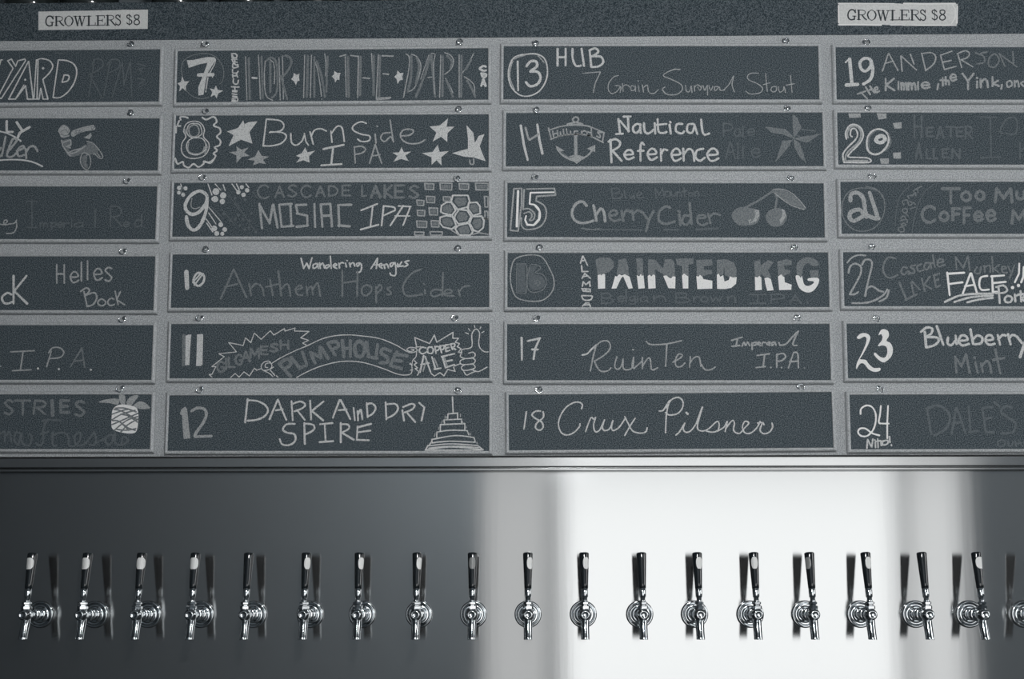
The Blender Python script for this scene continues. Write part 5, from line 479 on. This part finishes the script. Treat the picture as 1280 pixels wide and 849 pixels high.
# ------------------------------------------------------------------ growler jugs on the header shelf
def jug_meshes():
    zf = lambda x, y, t: (x, y, t)
    a = MB(); a.lathe([(0.038, 0.002), (0.048, 0), (0.053, 0.002), (0.057, 0.008), (0.058, 0.02), (0.058, 0.155), (0.056, 0.175), (0.048, 0.200), (0.030, 0.222), (0.018, 0.236), (0.016, 0.246), (0.016, 0.262)], zf, 36)
    c = MB(); c.lathe([(0.0165, 0.256), (0.019, 0.258), (0.019, 0.274), (0.017, 0.277)], zf, 24)
    h = MB(); h.tube([(0.017+0.016*math.sin(t)*1.2, 0, 0.244-0.016*(1-math.cos(t))) for t in [i*PI/10 for i in range(11)]], 0.004, 8)
    return a.mesh('jug_body', MAT['jug']), c.mesh('jug_cap', MAT['black_plastic']), h.mesh('finger_ring', MAT['jug'])
JM = jug_meshes()
JL = ['dark glass jug base at the far left of the header shelf, left of the sign',
      'dark glass jug base on the shelf directly above the left paper sign',
      'dark glass jug base on the shelf just right of the left paper sign',
      'dark glass jug base on the shelf, fourth from the left end',
      'dark glass jug base on the shelf, fifth from the left end',
      'dark glass jug base on the shelf, just left of the gap in the row',
      'dark glass jug base on the shelf, just right of the gap in the row',
      'dark glass jug base on the shelf, second right of the gap in the row',
      'dark glass jug base at the right end of the jug row on the shelf']
for i, x in enumerate(JUG_X):
    root = tag(empty('growler_jug', (x, 0.042, 2.5490)), JL[i], 'jug', 'glass jugs on the header shelf')
    for nm, me in zip(('jug_body', 'jug_cap', 'finger_ring'), JM):
        o = bpy.data.objects.new(nm, me); COL.objects.link(o); o.parent = root

# ------------------------------------------------------------------ beer taps
mm = 0.001
def tap_meshes():
    fy = lambda x, y, t: (x*mm, -t*mm, y*mm)                      # about the shank axis, t towards the room
    R = {}
    a = MB(); a.lathe([(27, 0.1), (27.2, 2.2), (26.4, 4.6), (24.6, 5.8), (22.6, 5.2), (21.4, 3.4), (19, 2.6), (16, 3.2), (13.6, 5.2), (12.6, 8.4), (11, 9.6), (8.5, 10)], fy, 44); R['flange'] = a.mesh('flange', MAT['chrome'])
    a = MB(); a.lathe([(8, 9), (8, 26), (9, 27)], fy, 24, cap0=False, cap1=False)
    a.lathe([(9, 26.2), (13.4, 27), (13.8, 28.5), (13.8, 37.5), (13.2, 39), (9.5, 40)], fy, 20); a.lathe([(9.5, 39.5), (8.6, 43), (8.8, 48), (10.2, 54)], fy, 24, cap0=False, cap1=False)
    R['shank'] = a.mesh('shank', MAT['chrome'])
    a = MB(); a.lathe([(9.4, 52), (11.2, 55), (11.6, 62), (11.6, 72), (10.8, 76.5), (9.2, 78), (9.0, 80.5), (8.2, 82.2), (6.6, 82.9), (5.8, 82.5), (5.2, 81.8), (0.5, 81.6)], fy, 32); 
    fz = lambda x, y, t: (x*mm, (-66+y)*mm, t*mm)
    a.lathe([(9.0, -8), (9.6, -2), (9.6, 6), (8.6, 10), (7.6, 12.5)], fz, 28, cap0=False, cap1=False)
    R['body'] = a.mesh('body', MAT['chrome'])
    # spout: outer curve down and slightly forward, dark disc painting the shade in its bore
    def sp(x, y, t):
        k = max(0, -t-4)/43; return (x*mm, (-63 - 14.0*k + y)*mm, t*mm)
    a = MB(); a.lathe([(8.4, -5), (8.7, -12), (8.3, -22), (8.0, -34), (8.1, -43), (8.3, -46.5), (8.0, -47.2), (6.6, -47.2), (6.3, -40)], sp, 28, cap0=False, cap1=False)
    a.lathe([(6.3, -41), (0.2, -41)], sp, 28, mi=1, cap0=False, cap1=False); R['spout'] = a.mesh('spout', [MAT['chrome'], MAT['dark_hole']])
    a = MB(); a.lathe([(7.4, 10), (9.6, 10.6), (10.4, 11.6), (10.4, 16.2), (9.6, 17.2), (6.6, 17.6), (6.4, 19.6), (8.6, 20.2), (9.0, 21.2), (9.0, 23.6), (8.4, 24.6), (5.0, 25.2)], fz, 6, smooth=False); R['bonnet'] = a.mesh('bonnet', MAT['chrome'])
    tilt = math.radians(10.5)
    def fh(x, y, t):                                               # handle axis leans back to the steel
        return (x*mm, (-66 + y*math.cos(tilt) + (t-24)*math.sin(tilt))*mm, (24 + (t-24)*math.cos(tilt) - y*math.sin(tilt))*mm)
    a = MB(); a.lathe([(4.0, 24), (4.6, 25), (4.8, 33), (6.3, 34.5), (6.7, 50), (6.2, 50.8), (2, 51)], fh, 24); a.lathe([(4.4, 23), (5.6, 25.6), (5.6, 27.6), (4.4, 29)], fh, 24)
    R['ferrule'] = a.mesh('ferrule', MAT['chrome'])
    hp = [(5.6, 50.5), (6.9, 51.4), (7.2, 60), (8.0, 80), (9.2, 108), (9.7, 119.5), (9.4, 121), (8.4, 121.8), (2, 122)]
    a = MB(); a.lathe(hp, fh, 32); R['handle'] = a.mesh('handle', MAT['black_plastic'])
    def rad(t):
        for (r0, t0), (r1, t1) in zip(hp, hp[1:]):
            if t0 <= t <= t1: return r0 + (r1-r0)*(t-t0)/(t1-t0)
        return 9
    def sticker(half, mat, nm):
        a = MB(); vs = []; fs = []; N, K = 14, 12
        for i in range(N+1):
            v = -1 + 2*i/N; t = 100 + 11.5*v; hwid = half*(1-abs(v)**3.2*0.55)
            for k in range(K+1):
                an = -PI/2 + hwid*(-1 + 2*k/K); r = rad(t) + 0.18
                vs.append(fh(r*math.cos(an), r*math.sin(an), t))
        for i in range(N):
            for k in range(K): b_ = i*(K+1)+k; fs.append((b_, b_+1, b_+K+2, b_+K+1))
        a.add(vs, fs, 0, True); return a.mesh(nm, mat)
    R['s_wide'] = sticker(1.15, MAT['sticker'], 'handle_sticker'); R['s_oval'] = sticker(0.75, MAT['sticker'], 'handle_sticker'); R['s_dim'] = sticker(0.75, MAT['sticker_grey'], 'handle_sticker')
    return R, fh
TM, FH = tap_meshes()
# sticker kind and turn about the handle axis for each tap (left to right)
ST = [('s_wide', -0.3), ('s_wide', -0.2), ('s_wide', 0.2), ('s_wide', -0.1), None, ('s_oval', 0.5), ('s_oval', 0.7), ('s_oval', 0.75), ('s_dim', 0.0), ('s_oval', 0.55), ('s_oval', 0.45), None, ('s_oval', 0.3), ('s_oval', -0.1), ('s_dim', -0.75), ('s_oval', 0.3), None, ('s_wide', 0.5), None]
ORD = ['first', 'second', 'third', 'fourth', 'fifth', 'sixth', 'seventh', 'eighth', 'ninth', 'tenth', 'eleventh', 'twelfth', 'thirteenth', 'fourteenth', 'fifteenth', 'sixteenth', 'seventeenth', 'eighteenth', 'last']
TAP_Z = 1.2662
ax0 = Vector(FH(0, 0, 24)); ax1 = Vector(FH(0, 0, 120)); axd = (ax1-ax0).normalized()
for i, x in enumerate(TAP_X):
    st = ST[i]
    how = 'plain black handle' if st is None else ('black handle with faded sticker' if st[0] == 's_dim' else 'black handle with white sticker')
    lab = 'chrome beer tap, %s, %s from left in the row' % (how, ORD[i]) if i < 18 else 'chrome beer tap cut off by the right edge, last of the row'
    root = tag(empty('beer_tap', (x, -0.0002, TAP_Z)), lab, 'beer tap', 'beer taps along the steel backsplash')
    yaw = random.uniform(-0.05, 0.05)
    hd = None
    for nm in ('flange', 'shank', 'body', 'spout', 'bonnet', 'ferrule', 'handle'):
        o = bpy.data.objects.new(nm, TM[nm]); COL.objects.link(o); o.parent = root
        if nm == 'handle': hd = o
        if nm == 'bonnet':
            o.matrix_local = Matrix.Translation((0, -0.066, 0)) @ Matrix.Rotation(random.uniform(-0.16, 0.16) + math.radians(14 - 15*x), 4, 'Z') @ Matrix.Translation((0, 0.066, 0))
    if st:
        o = bpy.data.objects.new('handle_sticker', TM[st[0]]); COL.objects.link(o); o.parent = hd
        o['label'] = 'white oval sticker' if st[0] != 's_dim' else 'faded oval sticker'
        o.matrix_local = Matrix.Translation(ax0) @ Matrix.Rotation(st[1], 4, axd) @ Matrix.Translation(-ax0)
